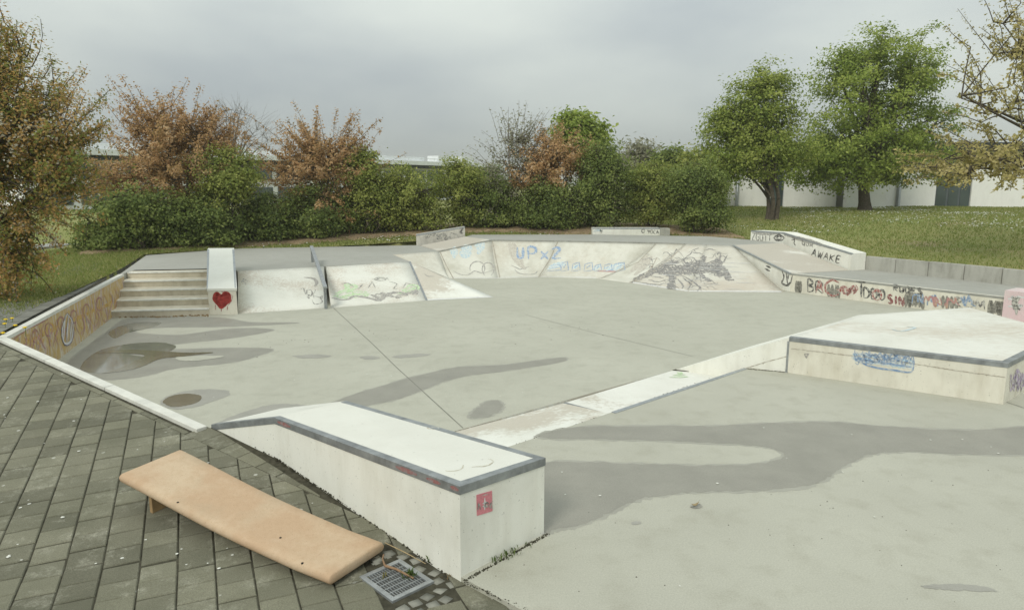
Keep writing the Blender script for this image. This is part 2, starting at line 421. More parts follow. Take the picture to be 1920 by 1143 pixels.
# wet stains (thin sheets 4 mm over the concrete)
def wetmat(name, col, rough, col2=None):
    g = G(name); n = g.noise(3.0, 5, 0.6)
    c = g.mix(g.ramp(n, [(0.35, 0), (0.7, 1)]), col, col2 or tuple(k * 0.86 for k in col))
    c = g.mix(1.0, c, g.ramp(g.noise(95, 3, 0.7), [(0.3, 0.9), (0.7, 1.1)]), 'MULTIPLY')
    return g.done(c, rough, 0.4)
M['wet'] = wetmat('wet_concrete', (0.285, 0.275, 0.235), 0.55)
M['wet2'] = wetmat('damp_concrete', (0.335, 0.325, 0.285), 0.5)
M['fringe'] = wetmat('half_dry_concrete', (0.355, 0.347, 0.298), 0.7)
M['puddle'] = wetmat('puddle_water', (0.20, 0.195, 0.165), 0.06)
M['mud'] = wetmat('muddy_puddle', (0.175, 0.16, 0.115), 0.10)
def catmull(pts, k=6):
    n = len(pts); r = []
    for i in range(n):
        p0, p1, p2, p3 = (Vector(pts[(i + j - 1) % n]) for j in range(4))
        for q in range(k):
            t = q / k
            r.append(0.5 * ((2 * p1) + (p2 - p0) * t + (2 * p0 - 5 * p1 + 4 * p2 - p3) * t * t + (3 * p1 - p0 - 3 * p2 + p3) * t ** 3))
    return r
rng = random.Random(5)
def stain(px, z, lift, mat, parent, jit=0.012, k=8):
    c = catmull([P(a, b, z) for a, b in px], k); lift *= .5
    v = [p + Vector((rng.uniform(-jit, jit), rng.uniform(-jit, jit) * 1.4, lift)) for p in c]
    if mat == 'wet' and z == BASIN or len(px) > 30:          # half-dry fringe
        n = len(c); ar = sum(c[i].x * c[(i + 1) % n].y - c[(i + 1) % n].x * c[i].y for i in range(n)); sg = 1 if ar > 0 else -1; o_ = []
        for i in range(n):
            t = (c[(i + 1) % n] - c[i - 1]); t.normalize(); o_.append(c[i] + Vector((t.y, -t.x, 0)) * sg * rng.uniform(.012, .05) + Vector((0, 0, .001)))
        mesh('wet_patch', o_, [tuple(range(n))], M['fringe'], parent)
    return mesh('wet_patch', v, [tuple(range(len(v)))], M[mat], parent)
stain([(1024, 868), (1120, 866), (1230, 871), (1330, 872), (1430, 868), (1472, 855), (1450, 841), (1400, 834), (1250, 826), (1120, 823), (1035, 822), (1010, 815), (1080, 801), (1200, 798), (1330, 798), (1450, 793),
       (1560, 791), (1660, 799), (1790, 806), (1870, 804), (1990, 800), (2000, 856), (1930, 853), (1790, 850), (1700, 846), (1640, 850), (1600, 864), (1568, 882), (1545, 898), (1500, 913), (1400, 919), (1300, 922), (1230, 929),
       (1190, 938), (1140, 962), (1090, 982), (1040, 993), (1018, 998), (1000, 960), (1000, 890)], 0, .004, 'wet', apron)
stain([(1300, 945), (1312, 944), (1316, 950), (1303, 953), (1294, 950)], 0, .004, 'wet', apron, 0.004)
stain([(1730, 1097), (1800, 1094), (1850, 1100), (1865, 1108), (1800, 1106), (1745, 1103)], 0, .004, 'wet2', apron, 0.006)
stain([(1185, 978), (1200, 977), (1201, 981), (1186, 983)], 0, .004, 'wet2', apron, 0.003)
stain([(640, 748), (720, 722), (800, 700), (860, 688), (940, 684), (1010, 675), (1058, 670), (1056, 677), (1000, 687), (930, 697), (870, 705), (830, 716), (800, 728), (745, 748), (690, 760), (640, 775), (560, 790)], BASIN, .004, 'wet', fl)
stain([(880, 781), (895, 764), (915, 752), (935, 751), (943, 760), (935, 772), (905, 783)], BASIN, .004, 'wet', fl, 0.02)
stain([(400, 800), (440, 778), (500, 760), (540, 757), (600, 765), (560, 790), (480, 800)], BASIN, .004, 'wet2', fl)
stain([(120, 690), (150, 660), (210, 615), (240, 597), (330, 593), (420, 596), (470, 604), (560, 605), (430, 612), (300, 614), (250, 622), (330, 628), (420, 617), (480, 615), (510, 620), (430, 634), (330, 645), (300, 655), (420, 652), (510, 654),
       (480, 668), (430, 680), (330, 690), (290, 700), (250, 708), (190, 712), (150, 706)], BASIN, .004, 'wet', fl)
stain([(150, 690), (185, 658), (240, 645), (300, 642), (330, 650), (300, 664), (240, 664), (280, 672), (230, 690), (190, 700)], BASIN, .008, 'puddle', fl, 0.006)
stain([(205, 622), (245, 606), (300, 604), (290, 612), (240, 624), (215, 634)], BASIN, .008, 'puddle', fl, 0.006)
stain([(180, 663), (230, 656), (300, 658), (345, 661), (400, 661), (340, 669), (300, 673), (265, 688), (230, 696), (190, 700), (225, 690), (255, 676), (270, 666), (225, 662)], BASIN, .012, 'mud', fl, 0.006)
stain([(300, 752), (330, 737), (370, 730), (420, 731), (430, 740), (400, 752), (360, 764), (320, 766)], BASIN, .004, 'wet2', fl)
stain([(306, 752), (325, 741), (355, 738), (378, 743), (372, 753), (345, 761), (318, 762)], BASIN, .008, 'mud', fl, 0.006)
stain([(550, 667), (590, 664), (622, 667), (600, 671), (565, 671)], BASIN, .004, 'wet2', fl)
stain([(675, 669), (700, 667), (712, 671), (690, 674)], BASIN, .004, 'wet2', fl)
stain([(738, 667), (780, 663), (808, 664), (780, 669), (745, 671)], BASIN, .004, 'wet2', fl)
stain([(330, 670), (380, 667), (420, 668), (390, 674), (345, 677)], BASIN, .012, 'floor', fl)

# ------------------------------------------------------------------ left wall, kerb
wl = thing('graffiti_wall', W0, 'ochre graffiti covered basin wall with pale top edge beside the stairs', 'wall')
wdir = (W2 - W0); wdir.z = 0; wdir.normalize(); wn = Vector((-wdir.y, wdir.x, 0))     # away from the basin
g = G('ochre_graffiti'); st = g.noise(3.5, 5, 0.7, g.pos((1, 1, 0.35)), 1.2); st2 = g.noise(9, 4, 0.6, g.pos((1, 1, 0.3), loc=(5, 2, 1)), 2.0)
col = g.ramp(st, [(0.34, (0.60, 0.55, 0.44)), (0.43, (0.52, 0.41, 0.24)), (0.52, (0.50, 0.35, 0.12)), (0.58, (0.56, 0.49, 0.37)), (0.64, (0.50, 0.36, 0.33)), (0.72, (0.44, 0.43, 0.40))])
col = g.mix(g.math('MULTIPLY', g.ramp(st2, [(0.56, 0), (0.62, 1)]), 0.5), col, (0.40, 0.22, 0.20))
col = g.mix(g.math('MULTIPLY', g.ramp(g.noise(2, 4), [(0.55, 0), (0.7, 1)]), 0.35), col, (0.5, 0.48, 0.42))
g.bump(g.noise(60, 3), 0.15, 0.004); M['ochre'] = g.done(col, 0.8, 0.25)
vv = [W0, W1, W2, W2 + wn * .098, W1 + wn * .098, W0 + wn * .098]
prism('body', [xy(v) for v in vv], [v.z - .004 for v in vv], -.5, M['ochre'], wl, keep='leftwall')
edge_strip('top_edge', [W0, W1, W2], 1, 0.10, 0.05, M['kerb'], wl, proud=0.006)

kd = (KE - W0); kd.z = 0; klen = kd.length; kd.normalize(); kn = Vector((kd.y, -kd.x, 0))
if kn.y > 0: kn = -kn                                   # towards the paving
kb = thing('basin_kerb', KE, 'long white painted kerb between dark pavers and the basin', 'kerb')
for i, (t0, t1) in enumerate(((0.0, 0.30), (0.303, 0.62), (0.623, 1.0))):
    a_ = lerp(W0, KE, t0); b_ = lerp(W0, KE, t1)
    pl = [a_, b_, b_ + kn * .10, a_ + kn * .10]
    prism('kerb_stone', [xy(p) for p in pl], [a_.z + .006, b_.z + .006, b_.z + .003, a_.z + .003], -0.5, M['kerb'], kb, bevel=.006)

# ------------------------------------------------------------------ stairs
S0 = P(217, 595, BASIN); S1 = P(393, 590, BASIN); su = (S1 - S0).normalized(); sd = Vector((-su.y, su.x, 0))
rise = (LOW - BASIN) / 5
top_ = P(310, 509.5, LOW); run = (top_ - S0).dot(sd) / 4
stt = thing('stairs', lerp(S0, S1, .5), 'five wide cream concrete steps with pale metal nosings', 'stairs')
for i in range(5):
    a_ = S0 + sd * run * i - su * 0.45; b_ = S1 + sd * run * i
    back = run + 0.02 if i < 4 else 0.5
    z1 = BASIN + rise * (i + 1)
    s_ = prism('step', [xy(a_), xy(b_), xy(b_ + sd * back), xy(a_ + sd * back)], z1, BASIN - .1, M['step'], stt, bevel=.006)
    nm_ = plain('nosing_metal', (0.70, 0.70, 0.65), 0.5, 0.15, 10) if i == 0 else bpy.data.materials['nosing_metal']
    bar('nosing', Vector((a_.x, a_.y, z1 + .005)) + su * .02 + sd * .025, Vector((b_.x, b_.y, z1 + .005)) - su * .01 + sd * .025, .085, .03, nm_, s_, .004)

# ------------------------------------------------------------------ sloped ledge beside the stairs
H0 = P(393, 590, BASIN); H1 = P(446, 589, BASIN)
hu = (H1 - H0); hw = hu.length; hu.normalize(); hd = Vector((-0.37, 0.929, 0))
hb = thing('hubba_ledge', lerp(H0, H1, .5), 'white sloping stair ledge with red heart painted on its front', 'ledge')
L0, Lf, Lh = 0.0, 2.05, 2.45
zf, zt = 0.18, 0.80
ft = H0 + hd * 0; q = []
for s_ in (0, Lf, Lh): q.append((s_, BASIN - .1 if s_ == 0 else BASIN - .1))
prof = [(0, BASIN - .1), (0, zf), (Lf, zt), (Lh, zt), (Lh, BASIN - .1)]
def extr(name, prof, o, dv, uv, w, mat, parent, bevel=0.0, keep=False):
    n = len(prof); v = [o + dv * s + Vector((0, 0, z - o.z)) for s, z in prof] + [o + dv * s + uv * w + Vector((0, 0, z - o.z)) for s, z in prof]
    return mesh(name, v, [tuple(range(n)), tuple(range(n, 2 * n))[::-1]] + [(i, n + i, n + (i + 1) % n, (i + 1) % n) for i in range(n)], mat, parent, bevel=bevel, keep=keep)
extr('body', prof, H0, hd, hu, hw, M['creamwall'], hb, 0.006, keep='hubba')
extr('top_plate', [(-.02, zf - .02), (-.02, zf + .02), (Lf - .01, zt + .025), (Lh + .01, zt + .025), (Lh + .01, zt - .03), (Lf + .01, zt - .03), (0, zf - .05)], H0 - hu * .015, hd, hu, hw + .03, M['white'], hb, 0.004)
for s_ in (-0.018, hw - 0.025):
    bar('coping', H0 + hu * (s_ + .021) + hd * 0.0 + Vector((0, 0, zf + .026 - BASIN)), H0 + hu * (s_ + .021) + hd * Lf + Vector((0, 0, zt + .031 - BASIN)), .045, .05, M['steel'], hb, .003)

# ------------------------------------------------------------------ banks beside the stairs
def loft(name, T, B, mat, parent, curve=1.0, k=10, keep=False, bottom=BASIN - .12):
    """surface between the top edge T[0]->T[1] and the foot B[0]->B[1]; curve > 1 is concave; closed underneath"""
    nu = 6; rows = []
    for j in range(k + 1):
        s = j / k; row = []
        for i in range(nu + 1):
            a = i / nu; t = lerp(T[0], T[1], a); b = lerp(B[0], B[1], a); p = lerp(t, b, s)
            p.z = b.z + (t.z - b.z) * (1 - s) ** curve; row.append(p)
        rows.append(row)
    v = [p for r in rows for p in r]; m = nu + 1; n = len(v)
    v += [Vector((p.x, p.y, bottom)) for p in v[:n]]
    f = []
    for j in range(k):
        for i in range(nu):
            q = (j * m + i, j * m + i + 1, (j + 1) * m + i + 1, (j + 1) * m + i); f.append(q); f.append(tuple(n + x for x in q[::-1]))
    rim = [i for i in range(m)] + [j * m + nu for j in range(1, k + 1)] + [k * m + i for i in range(nu - 1, -1, -1)] + [j * m for j in range(k - 1, 0, -1)]
    for i in range(len(rim)): a, b = rim[i], rim[(i + 1) % len(rim)]; f.append((a, b, n + b, n + a))
    o = mesh(name, v, f, mat, parent, keep=keep)
    me = o.data; me.polygons.foreach_set('use_smooth', [abs(p.normal.z) > 0.15 for p in me.polygons]); 
    return o
r1 = thing('bank_ramp', P(525, 583, BASIN), 'worn white bank ramp between the heart ledge and the handrail', 'ramp')
loft('surface', (P(446, 508, LOW), P(607, 499, LOW)), (P(446, 588, BASIN), P(614, 577, BASIN)), M['ramp'], r1, keep='ramp1')
r2 = thing('bank_ramp', P(710, 570, BASIN), 'white bank ramp with pale green and grey graffiti beside the handrail', 'ramp')
T0 = P(768, 490, LOW); B0 = P(800, 563, BASIN); B0p = P(926, 557, BASIN)
loft('surface', (P(611, 498.5, LOW), T0), (P(621, 576.5, BASIN), B0), M['ramp'], r2, keep='ramp2')
bar('metal_edge', T0 + Vector((0, 0, .006)), B0 + Vector((0, 0, .006)), .05, .03, M['steeldark'], r2)

# ------------------------------------------------------------------ handrail
rl = thing('handrail', P(611, 577, BASIN), 'grey steel grind rail sloping down over the white bank', 'rail')
F0 = P(611, 578, BASIN + .004); zf_ = PY(609, 536, F0.y).z
R0 = P(586, 491, LOW + .004); zr_ = PY(583, 461, R0.y).z
rdir = (F0 - R0); rdir.z = 0; rdir.normalize()
fa = Vector((F0.x, F0.y, zf_)) + rdir * .10; ra = Vector((R0.x, R0.y, zr_)) - rdir * .12
bar('rail', fa, ra, .085, .05, M['steel'], rl, .006)
bar('web_plate', fa + Vector((0, 0, -.051)), ra + Vector((0, 0, -.051)), .03, .10, M['steeldark'], rl)
def post(b, ztop, w=.09, t=.06):
    s = Vector((-rdir.y, rdir.x, 0))
    pl = [b + rdir * (w / 2 * i) + s * (t / 2 * j) for i, j in ((-1, -1), (1, -1), (1, 1), (-1, 1))]
    return prism('post', [xy(p) for p in pl], ztop, b.z - .02, M['steeldark'], rl, bevel=.004)
post(F0, zf_ - .06); post(R0, zr_ - .06); 
ms = lerp(F0, R0, .5)

# ------------------------------------------------------------------ decks
dk = [S0 + sd * (run * 4 + .3) - su * .45, S1 + sd * (run * 4 + .3), P(446, 508, LOW), P(608, 499, LOW), T0, P(736, 477, LOW), P(823, 471, LOW), P(789, 461, LOW), P(781, 459.5, LOW), P(600, 463, LOW), P(440, 466, LOW), P(275, 478, LOW), W2 + wn * .1]
deck = prism('low_deck', [xy(p) for p in dk], LOW, -.8, M['deck']); tag(deck, 'grey concrete deck above the stairs and banks', kind='structure')
T1 = P(736, 477, LOW); T2 = P(823, 471, LOW + .01); T3 = P(922, 450, HIGH); T4 = P(1045, 451.5, HIGH); T5 = P(1230, 455, HIGH); T5b = P(1285, 457, HIGH); T5c = P(1325, 458.4, HIGH); T6 = P(1375, 460, HIGH)
B2 = P(843, 522, BASIN); B3 = P(935, 522, BASIN); B4 = P(1010, 519.5, BASIN); B5 = P(1120, 522, BASIN); B6 = P(1178, 530, BASIN); B6b = P(1290, 547, BASIN); B7 = P(1472, 548, BASIN)
AR_b = P(1465, 456, HIGH); AR_c = P(1592, 507, RIGHT); AR_d = P(1483, 513, RIGHT)
hk = [T3, T4, T5, T5b, T5c, T6, AR_b, P(1407, 449.5, HIGH), P(1327, 443, HIGH), P(1109, 439.5, HIGH), P(885, 440, HIGH), P(872, 444, HIGH)]
hdeck = prism('bowl_deck', [xy(p) for p in hk], HIGH, -.8, M['deck']); tag(hdeck, 'raised grey concrete deck behind the bowl', kind='structure')

# ------------------------------------------------------------------ bowl
bo = thing('bowl', lerp(B3, B5, .5), 'curved white skate bowl with blue and black graffiti', 'bowl')
loft('hip_face', (T0, T0), (B0, B0p), M['worn'], bo, keep='hip1')
loft('hip_face', (T1, T0), (B2, B0p), M['worn'], bo, 1.25, keep='hip2')
loft('bowl_panel', (T1, T2), (B2, B2), M['bowl'], bo, 1.5, keep='wing')
loft('bowl_panel', (T2, T3), (B2, B3), M['bowl'], bo, 1.9, 14, keep='bw1')
loft('bowl_panel', (T3, T4), (B3, B4), M['bowl'], bo, 1.9, 14, keep='bw2')
loft('bowl_panel', (T4, T5), (B4, B5), M['bowl'], bo, 1.8, 14, keep='bw3')
loft('bowl_panel', (T5, T5b), (B5, B6), M['bowl'], bo, 1.5, 14, keep='bw4')
loft('bank_panel', (T5b, T5c), (B6, B6b), M['dragon'], bo, 1.15, 12, keep='bank1')
loft('bank_panel', (T5c, T6), (B6b, B7), M['dragon'], bo, 1.1, 12, keep='bank')
for a_, b_ in ((T2, T3), (T3, T4), (T4, T5), (T5, T5b)):
    bar('rim', a_ + Vector((0, 0, .012)), b_ + Vector((0, 0, .012)), .05, .05, M['rim'], bo, .004)

# ramp up to the bowl deck on the left, and its ledge
lr = thing('deck_ramp', P(822, 470, LOW), 'small worn ramp rising to the bowl deck beside a low ledge', 'ramp')
pl = [P(789, 461, LOW), P(823, 471, LOW), P(918, 449.6, HIGH), P(872, 444, HIGH)]
prism('surface', [xy(p) for p in pl], [LOW + .012, LOW + .012, HIGH + .008, HIGH + .008], -.7, M['wornramp'], lr)
def ledge(name, A, B, ha, hb_, w, label, mat, keepn, extra=None):
    t = thing(name, A, label, 'ledge')
    d = (B - A); d.z = 0; d.normalize(); n = Vector((-d.y, d.x, 0))
    if n.y < 0: n = -n
    pts = [A, B] if extra is None else [A, *[e[0] for e in extra], B]
    hs = [ha, hb_] if extra is None else [ha, *[e[1] for e in extra], hb_]
    poly = [xy(p) for p in pts] + [xy(p + n * w) for p in reversed(pts)]
    zt = [p.z + h for p, h in zip(pts, hs)] + [p.z + h for p, h in zip(reversed(pts), reversed(hs))]
    prism('body', poly, zt, min(p.z for p in pts) - .5, mat, t, keep=keepn)
    tp = [Vector((p.x, p.y, p.z + h)) for p, h in zip(pts, hs)]
    side = 1 if (Vector((-(B - A).y, (B - A).x, 0)).dot(n) > 0) else -1
    edge_strip('coping', tp, side, 0.06, 0.045, M['steel'], t)
    return t
la = P(781, 460, LOW); lb = P(872, 443, HIGH)
ledge('low_ledge', la, lb, PY(778, 440, la.y).z - LOW, PY(872, 425, lb.y).z - HIGH, .38, 'small grey scribbled ledge sloping up at the left of the bowl', M['greywall'], 'ledge1')
fa_ = P(1111, 439.3, HIGH); fb_ = P(1237, 439.3, HIGH)
fl_ = ledge('low_ledge', fa_, fb_, .22, .22, .40, 'long low pale ledge on the far deck below the hedge', M['boxwall'], 'ledge2')
fc = P(1256, 439.3, HIGH)
prism('end_block', [xy(fb_ + Vector((.01, 0, 0))), xy(fc), xy(fc + Vector((0, .4, 0))), xy(fb_ + Vector((.01, .4, 0)))], HIGH + .205, .2, M['rawwall'], fl_)

# ------------------------------------------------------------------ right ramp, ledge, platform, walls
ar = thing('deck_ramp', AR_d, 'broad worn ramp sloping down from the bowl deck beside the AWAKE ledge', 'ramp')
pl = [T6, AR_d, AR_c, AR_b]
prism('body', [xy(p) for p in pl], [HIGH - .004, RIGHT - .004, RIGHT - .004, HIGH - .004], -.7, M['boxwall'], ar, keep='arwall')
q = [T6, AR_d, AR_c, AR_b]
mesh('surface', [lerp(a, a, 0) + Vector((0, 0, .008)) for a in q] + [a - Vector((0, 0, .02)) for a in q], [(0, 1, 2, 3), (7, 6, 5, 4), (0, 4, 5, 1), (1, 5, 6, 2), (2, 6, 7, 3), (3, 7, 4, 0)], M['wornramp'], ar)
bar('metal_edge', T6 + Vector((0, 0, .014)), AR_d + Vector((0, 0, .014)), .05, .04, M['steel'], ar)
A_ = P(1407, 450, HIGH); K_ = P(1467, 455, HIGH); E_ = P(1594, 507, RIGHT)
ledge('ramp_ledge', A_, E_, PY(1407, 432, A_.y).z - HIGH, PY(1597, 475, E_.y).z - RIGHT, .5, 'white ledge with the word AWAKE following the ramp down', M['boxwall'], 'awake', [(K_, PY(1474, 436, K_.y).z - HIGH)])
rp0 = P(1483, 513, RIGHT); rp1 = P(1889, 558.5, RIGHT)
rpd = (rp1 - rp0).normalized(); rpn = Vector((-rpd.y, rpd.x, 0))
if rpn.y < 0: rpn = -rpn
rpx = rp0 + rpd * 8.0
pl = [rp0 + rpn * .14, rpx + rpn * .14, RWX + rwn * .05, RW0 + rwn * .05, AR_c + rpn * .3]
plat = prism('right_platform', [xy(p) for p in pl], RIGHT, -.8, M['deck']); tag(plat, 'narrow grey concrete platform below the retaining wall', kind='structure')
gw = thing('graffiti_wall', rp0, 'long low basin wall scrawled with black and red lettering', 'wall')
prism('body', [xy(rp0), xy(rpx), xy(rpx + rpn * .16), xy(rp0 + rpn * .16)], RIGHT + .004, -.6, M['creamwall'], gw, keep='backwall')
edge_strip('coping', [rp0 + Vector((0, 0, .004)), rpx + Vector((0, 0, .004))], 1 if Vector((-rpd.y, rpd.x, 0)).dot(rpn) > 0 else -1, .06, .04, M['rim'], gw)
# pink box at the end of the wall
pk0 = rp0 + rpd * ((rp1 - rp0).length - .02) - rpn * .12
pk = thing('painted_box', pk0, 'pink graffiti covered box at the end of the scrawled wall', 'box')
pz = PY(1890, 544, pk0.y).z
prism('body', [xy(pk0), xy(pk0 + rpd * 2.2), xy(pk0 + rpd * 2.2 + rpn * .6), xy(pk0 + rpn * .6)], pz, -.5, wallpaint('pink_paint', (0.68, 0.52, 0.53), (0.62, 0.60, 0.56), 0.9), pk, keep='pink')
edge_strip('coping', [pk0 + Vector((0, 0, pz)), pk0 + rpd * 2.2 + Vector((0, 0, pz))], 1 if Vector((-rpd.y, rpd.x, 0)).dot(rpn) > 0 else -1, .06, .04, M['white'], pk) if False else None
# retaining wall of concrete slabs
rw = thing('retaining_wall', RW0, 'low retaining wall of grey concrete slabs below the lawn', 'wall')
def rwpos(px): 
    d = ray(px, 505); # intersect vertical plane of the wall
    n = rwn; t = (RW0 - CAMP).dot(n) / d.dot(n); p = CAMP + d * t; return (p - RW0).dot(rwd)
js = [rwpos(1621), rwpos(1678), rwpos(1740), rwpos(1808), rwpos(1880)]
stp = (js[-1] - js[0]) / 4; js += [js[-1] + stp * k for k in range(1, 6)]
for i in range(len(js) - 1):
    a_ = RW0 + rwd * (js[i] + .007); b_ = RW0 + rwd * (js[i + 1] - .007); dz = rng.uniform(-.006, .006)
    prism('slab', [xy(a_), xy(b_), xy(b_ + rwn * .12), xy(a_ + rwn * .12)], RIGHT + .36 + dz, RIGHT - .3, M['rawwall'], rw, bevel=.012)
prism('backing', [xy(RW0 + rwn * .03), xy(RW0 + rwd * js[-1] + rwn * .03), xy(RW0 + rwd * js[-1] + rwn * .1), xy(RW0 + rwn * .1)], RIGHT + .33, RIGHT - .3, M['joint'], rw)

# ------------------------------------------------------------------ funbox on the right
ZB = 0.45
A = P(1480, 632, ZB); Bc = P(1610, 591, ZB); Cc = P(1818, 577, ZB); E = P(1890, 681, ZB); Fq_ = P(1920, 666, ZB)
ed = (Fq_ - E).normalized(); Dd = E + ed * 2.3; Cd = lerp(Cc, Dd, .5)
fb = thing('funbox', lerp(A, E, .5) - Vector((0, 0, ZB)), 'wide low white funbox with steel edge and blue scrawl', 'skate box')
pl = [A, E, Dd, Cc, Bc]
prism('body', [xy(p) for p in pl], ZB - .004, -.55, M['creamwall'], fb, keep='funbox')
mesh('top', [p + Vector((0, 0, .003)) for p in pl] + [p - Vector((0, 0, .02)) + (lerp(A, Dd, .5) - p).normalized() * .01 for p in pl], [(0, 1, 2, 3, 4), (9, 8, 7, 6, 5)] + [(i, 5 + i, 5 + (i + 1) % 5, (i + 1) % 5) for i in range(5)], M['funtop'], fb, keep='funtop')
edge_strip('coping', [A, E, Dd], 1, .07, .055, M['steeldark'], fb, proud=.006)
edge_strip('coping', [Cc, Bc, A + (Bc - A).normalized() * .03], 1, .06, .03, M['kerb'], fb, proud=.005)
F0_ = P(1265, 693, STRIP); back = Bc - A; dn = Vector((0, 0, 1))
v = [A - Vector((0, 0, .004)), Vector((A.x, A.y, -.5)), F0_, Vector((F0_.x, F0_.y, -.5))]; v += [p + back for p in v]
v[4] = Bc - Vector((0, 0, .004)); 
mesh('side_bank', v, [(0, 2, 3, 1), (4, 5, 7, 6), (0, 4, 6, 2), (2, 6, 7, 3), (1, 3, 7, 5), (0, 1, 5, 4)], M['boxwall'], fb, keep='sidebank')
bar('corner_strip', Vector((A.x, A.y, ZB - .05)) - nn * 0 + Vector((0, -.004, 0)), Vector((A.x, A.y, 0.0)) + Vector((0, -.004, 0)), .035, .02, M['steel'], fb, up=(0, -1, 0))

# ------------------------------------------------------------------ low white strip between the boxes
ss = thing('curb_strip', lerp(N0, N1, .5) + nn * .5 + Vector((0, 0, STRIP)), 'low white painted strip with steel joints between the two boxes', 'curb')
f0 = P(870, 803, STRIP); f1 = F0_; fdv = (f1 - f0).normalized(); f00 = f0 - fdv * .8
J0 = P(1058, 755, STRIP); Jn = N0 + nd * ((P(1145, 772, 0) - N0).dot(nd)); G1 = N1 + nd * .35
n00 = N0 - nd * .8
prism('slab', [xy(f00), xy(J0 - fdv * .01), xy(Jn - nd * .01 + nn * .004), xy(n00 + nn * .004)][::-1], [-.012, -.012, STRIP, STRIP][0:4] if False else [-.012, -.012, STRIP, STRIP], -.5, M['worn'], ss)
prism('slab', [xy(J0 + fdv * .02), xy(f1), xy(G1 + nn * .004), xy(Jn + nd * .02 + nn * .004)], STRIP, -.5, paint('strip_paint', white=(0.72, 0.715, 0.66), wear=0.2, wear_scale=1.6, grime=0.4), ss, keep='strip')
prism('steel_joint', [xy(J0 - fdv * .012), xy(J0 + fdv * .022), xy(Jn + nd * .022), xy(Jn - nd * .012)], [STRIP + .006, STRIP + .006, -.03, -.03], -.3, M['steeldark'], ss)
prism('soil_gap', [xy(f1 - fdv * .05), xy(f1 + fdv * .02), xy(G1 + nd * .02 + nn * .01), xy(G1 - nd * .10 + nn * .01)], STRIP + .008, -.3, M['soil'], ss, bevel=.004)
edge_strip('near_edge', [Jn + Vector((0, 0, .002)), N1 + Vector((0, 0, .002))], -1, .05, .03, M['steel'], ss, proud=.004)
w_ = .30
foot_ = [f00 + nn * w_, f1 + nn * w_]
mesh('bank', [f00, f1, f1 + nn * w_ + Vector((0, 0, BASIN - STRIP)), f00 + nn * w_ + Vector((0, 0, BASIN - STRIP)), f00 - Vector((0, 0, .3)), f1 - Vector((0, 0, .3)), f1 + nn * w_ - Vector((0, 0, .3)), f00 + nn * w_ - Vector((0, 0, .3))],
     [(0, 1, 2, 3), (7, 6, 5, 4), (0, 4, 5, 1), (1, 5, 6, 2), (2, 6, 7, 3), (3, 7, 4, 0)], M['worn'], ss)

# ------------------------------------------------------------------ near box
a = PY(862, 912, Bx0.y); b = PY(1021, 859, P(1021, 1000, 0).y); c = P(648, 752, .445); d = P(515, 783, .445); e_ = P(397, 796, .17); f_ = P(525, 766, .17)
nb = thing('grind_box', lerp(a, b, .5) - Vector((0, 0, .53)), 'near white grind box with steel edges and a pink sticker', 'skate box')
pl = [a, b, c, f_, e_, d]
prism('body', [xy(p) for p in pl], [p.z - .004 for p in pl], -.55, M['boxwall'], nb, keep='nearbox')
cen = lerp(a, c, .5)
v = [p + Vector((0, 0, .002)) for p in pl]
v2 = [Vector((p.x, p.y, p.z - .025)) + (cen - p).normalized() * .012 for p in pl]
mesh('top', v + v2, [(0, 1, 2, 5), (5, 2, 3, 4), (11, 8, 7, 6), (10, 9, 8, 11)] + [(i, 6 + i, 6 + (i + 1) % 6, (i + 1) % 6) for i in range(6)], M['boxtop'], nb, keep='neartop')
edge_strip('coping', [e_, d, a, b, c], 1, .05, .055, M['steeldark'], nb, proud=.006)
edge_strip('coping', [c, f_], 1, .04, .04, M['kerb'], nb, proud=.004)
# ------------------------------------------------------------------ paving
g = G('paver_stone')
oi = g.n('ShaderNodeObjectInfo')
k = g.ramp(oi.outputs['Random'], [(0.0, 0.78), (1.0, 1.2)])
base = g.mix(g.ramp(g.noise(1.2, 5, .6), [(.35, 0), (.65, 1)]), (0.135, 0.132, 0.093), (0.185, 0.178, 0.130))
base = g.mix(1.0, base, k, 'MULTIPLY')
li = g.math('MULTIPLY', g.ramp(g.noise(4.5, 8, .78), [(.52, 0), (.68, 1)]), g.ramp(g.noise(38, 5, .75), [(.38, .15), (.62, 1)]))
base = g.mix(g.math('MULTIPLY', li, .8), base, (0.37, 0.36, 0.29))
base = g.mix(1.0, base, g.ramp(g.noise(160, 2, .7), [(.3, .72), (.7, 1.28)]), 'MULTIPLY')
vo = g.n('ShaderNodeTexVoronoi'); vo.inputs['Scale'].default_value = 6.0; g.l(g.geo.outputs['Position'], vo.inputs['Vector'])
gum = g.math('MULTIPLY', g.ramp(vo.outputs['Distance'], [(.07, 1), (.10, 0)]), g.ramp(g.noise(3.3, 2), [(.56, 0), (.6, .8)]))
base = g.mix(gum, base, (0.50, 0.50, 0.45))
g.bump(g.noise(120, 4, .7), .35, .004); M['paver'] = g.done(base, .85, .25)
M['mortar'] = plain('joint_sand', (0.062, 0.058, 0.042), .95, .4, 20, .1)

paving_poly = [(-16, -3), (4, -3), xy(Bx0 - bxd * 4.6), xy(Bx0), xy(a), xy(d), xy(e_), xy(KE + kn * .10), xy(W0 + kn * .10), (W0.x - .1, 9.0), (-16, 9.05)]
vv = []; ff = []
for y0, y1 in ((-3, 4.0), (4.0, 8.8), (8.8, 9.3)):
    q = clip(clip(paving_poly, (0, y0), (1, y0)), (1, y1), (0, y1))
    if len(q) < 3: continue
    s0 = len(vv); vv += [(p[0], p[1], hp(p[1]) - .010) for p in q]; ff.append(tuple(range(s0, len(vv))))
# thick bedding below the pavers
n0 = len(vv); vv += [(x, y, z - .25) for x, y, z in vv]; ff += [tuple(n0 + i for i in f[::-1]) for f in ff]
paving = mesh('paving', vv, ff, M['mortar'], origin=(0, 0, 0)); tag(paving, 'dark grey paver paving beside the skate basin', kind='structure')

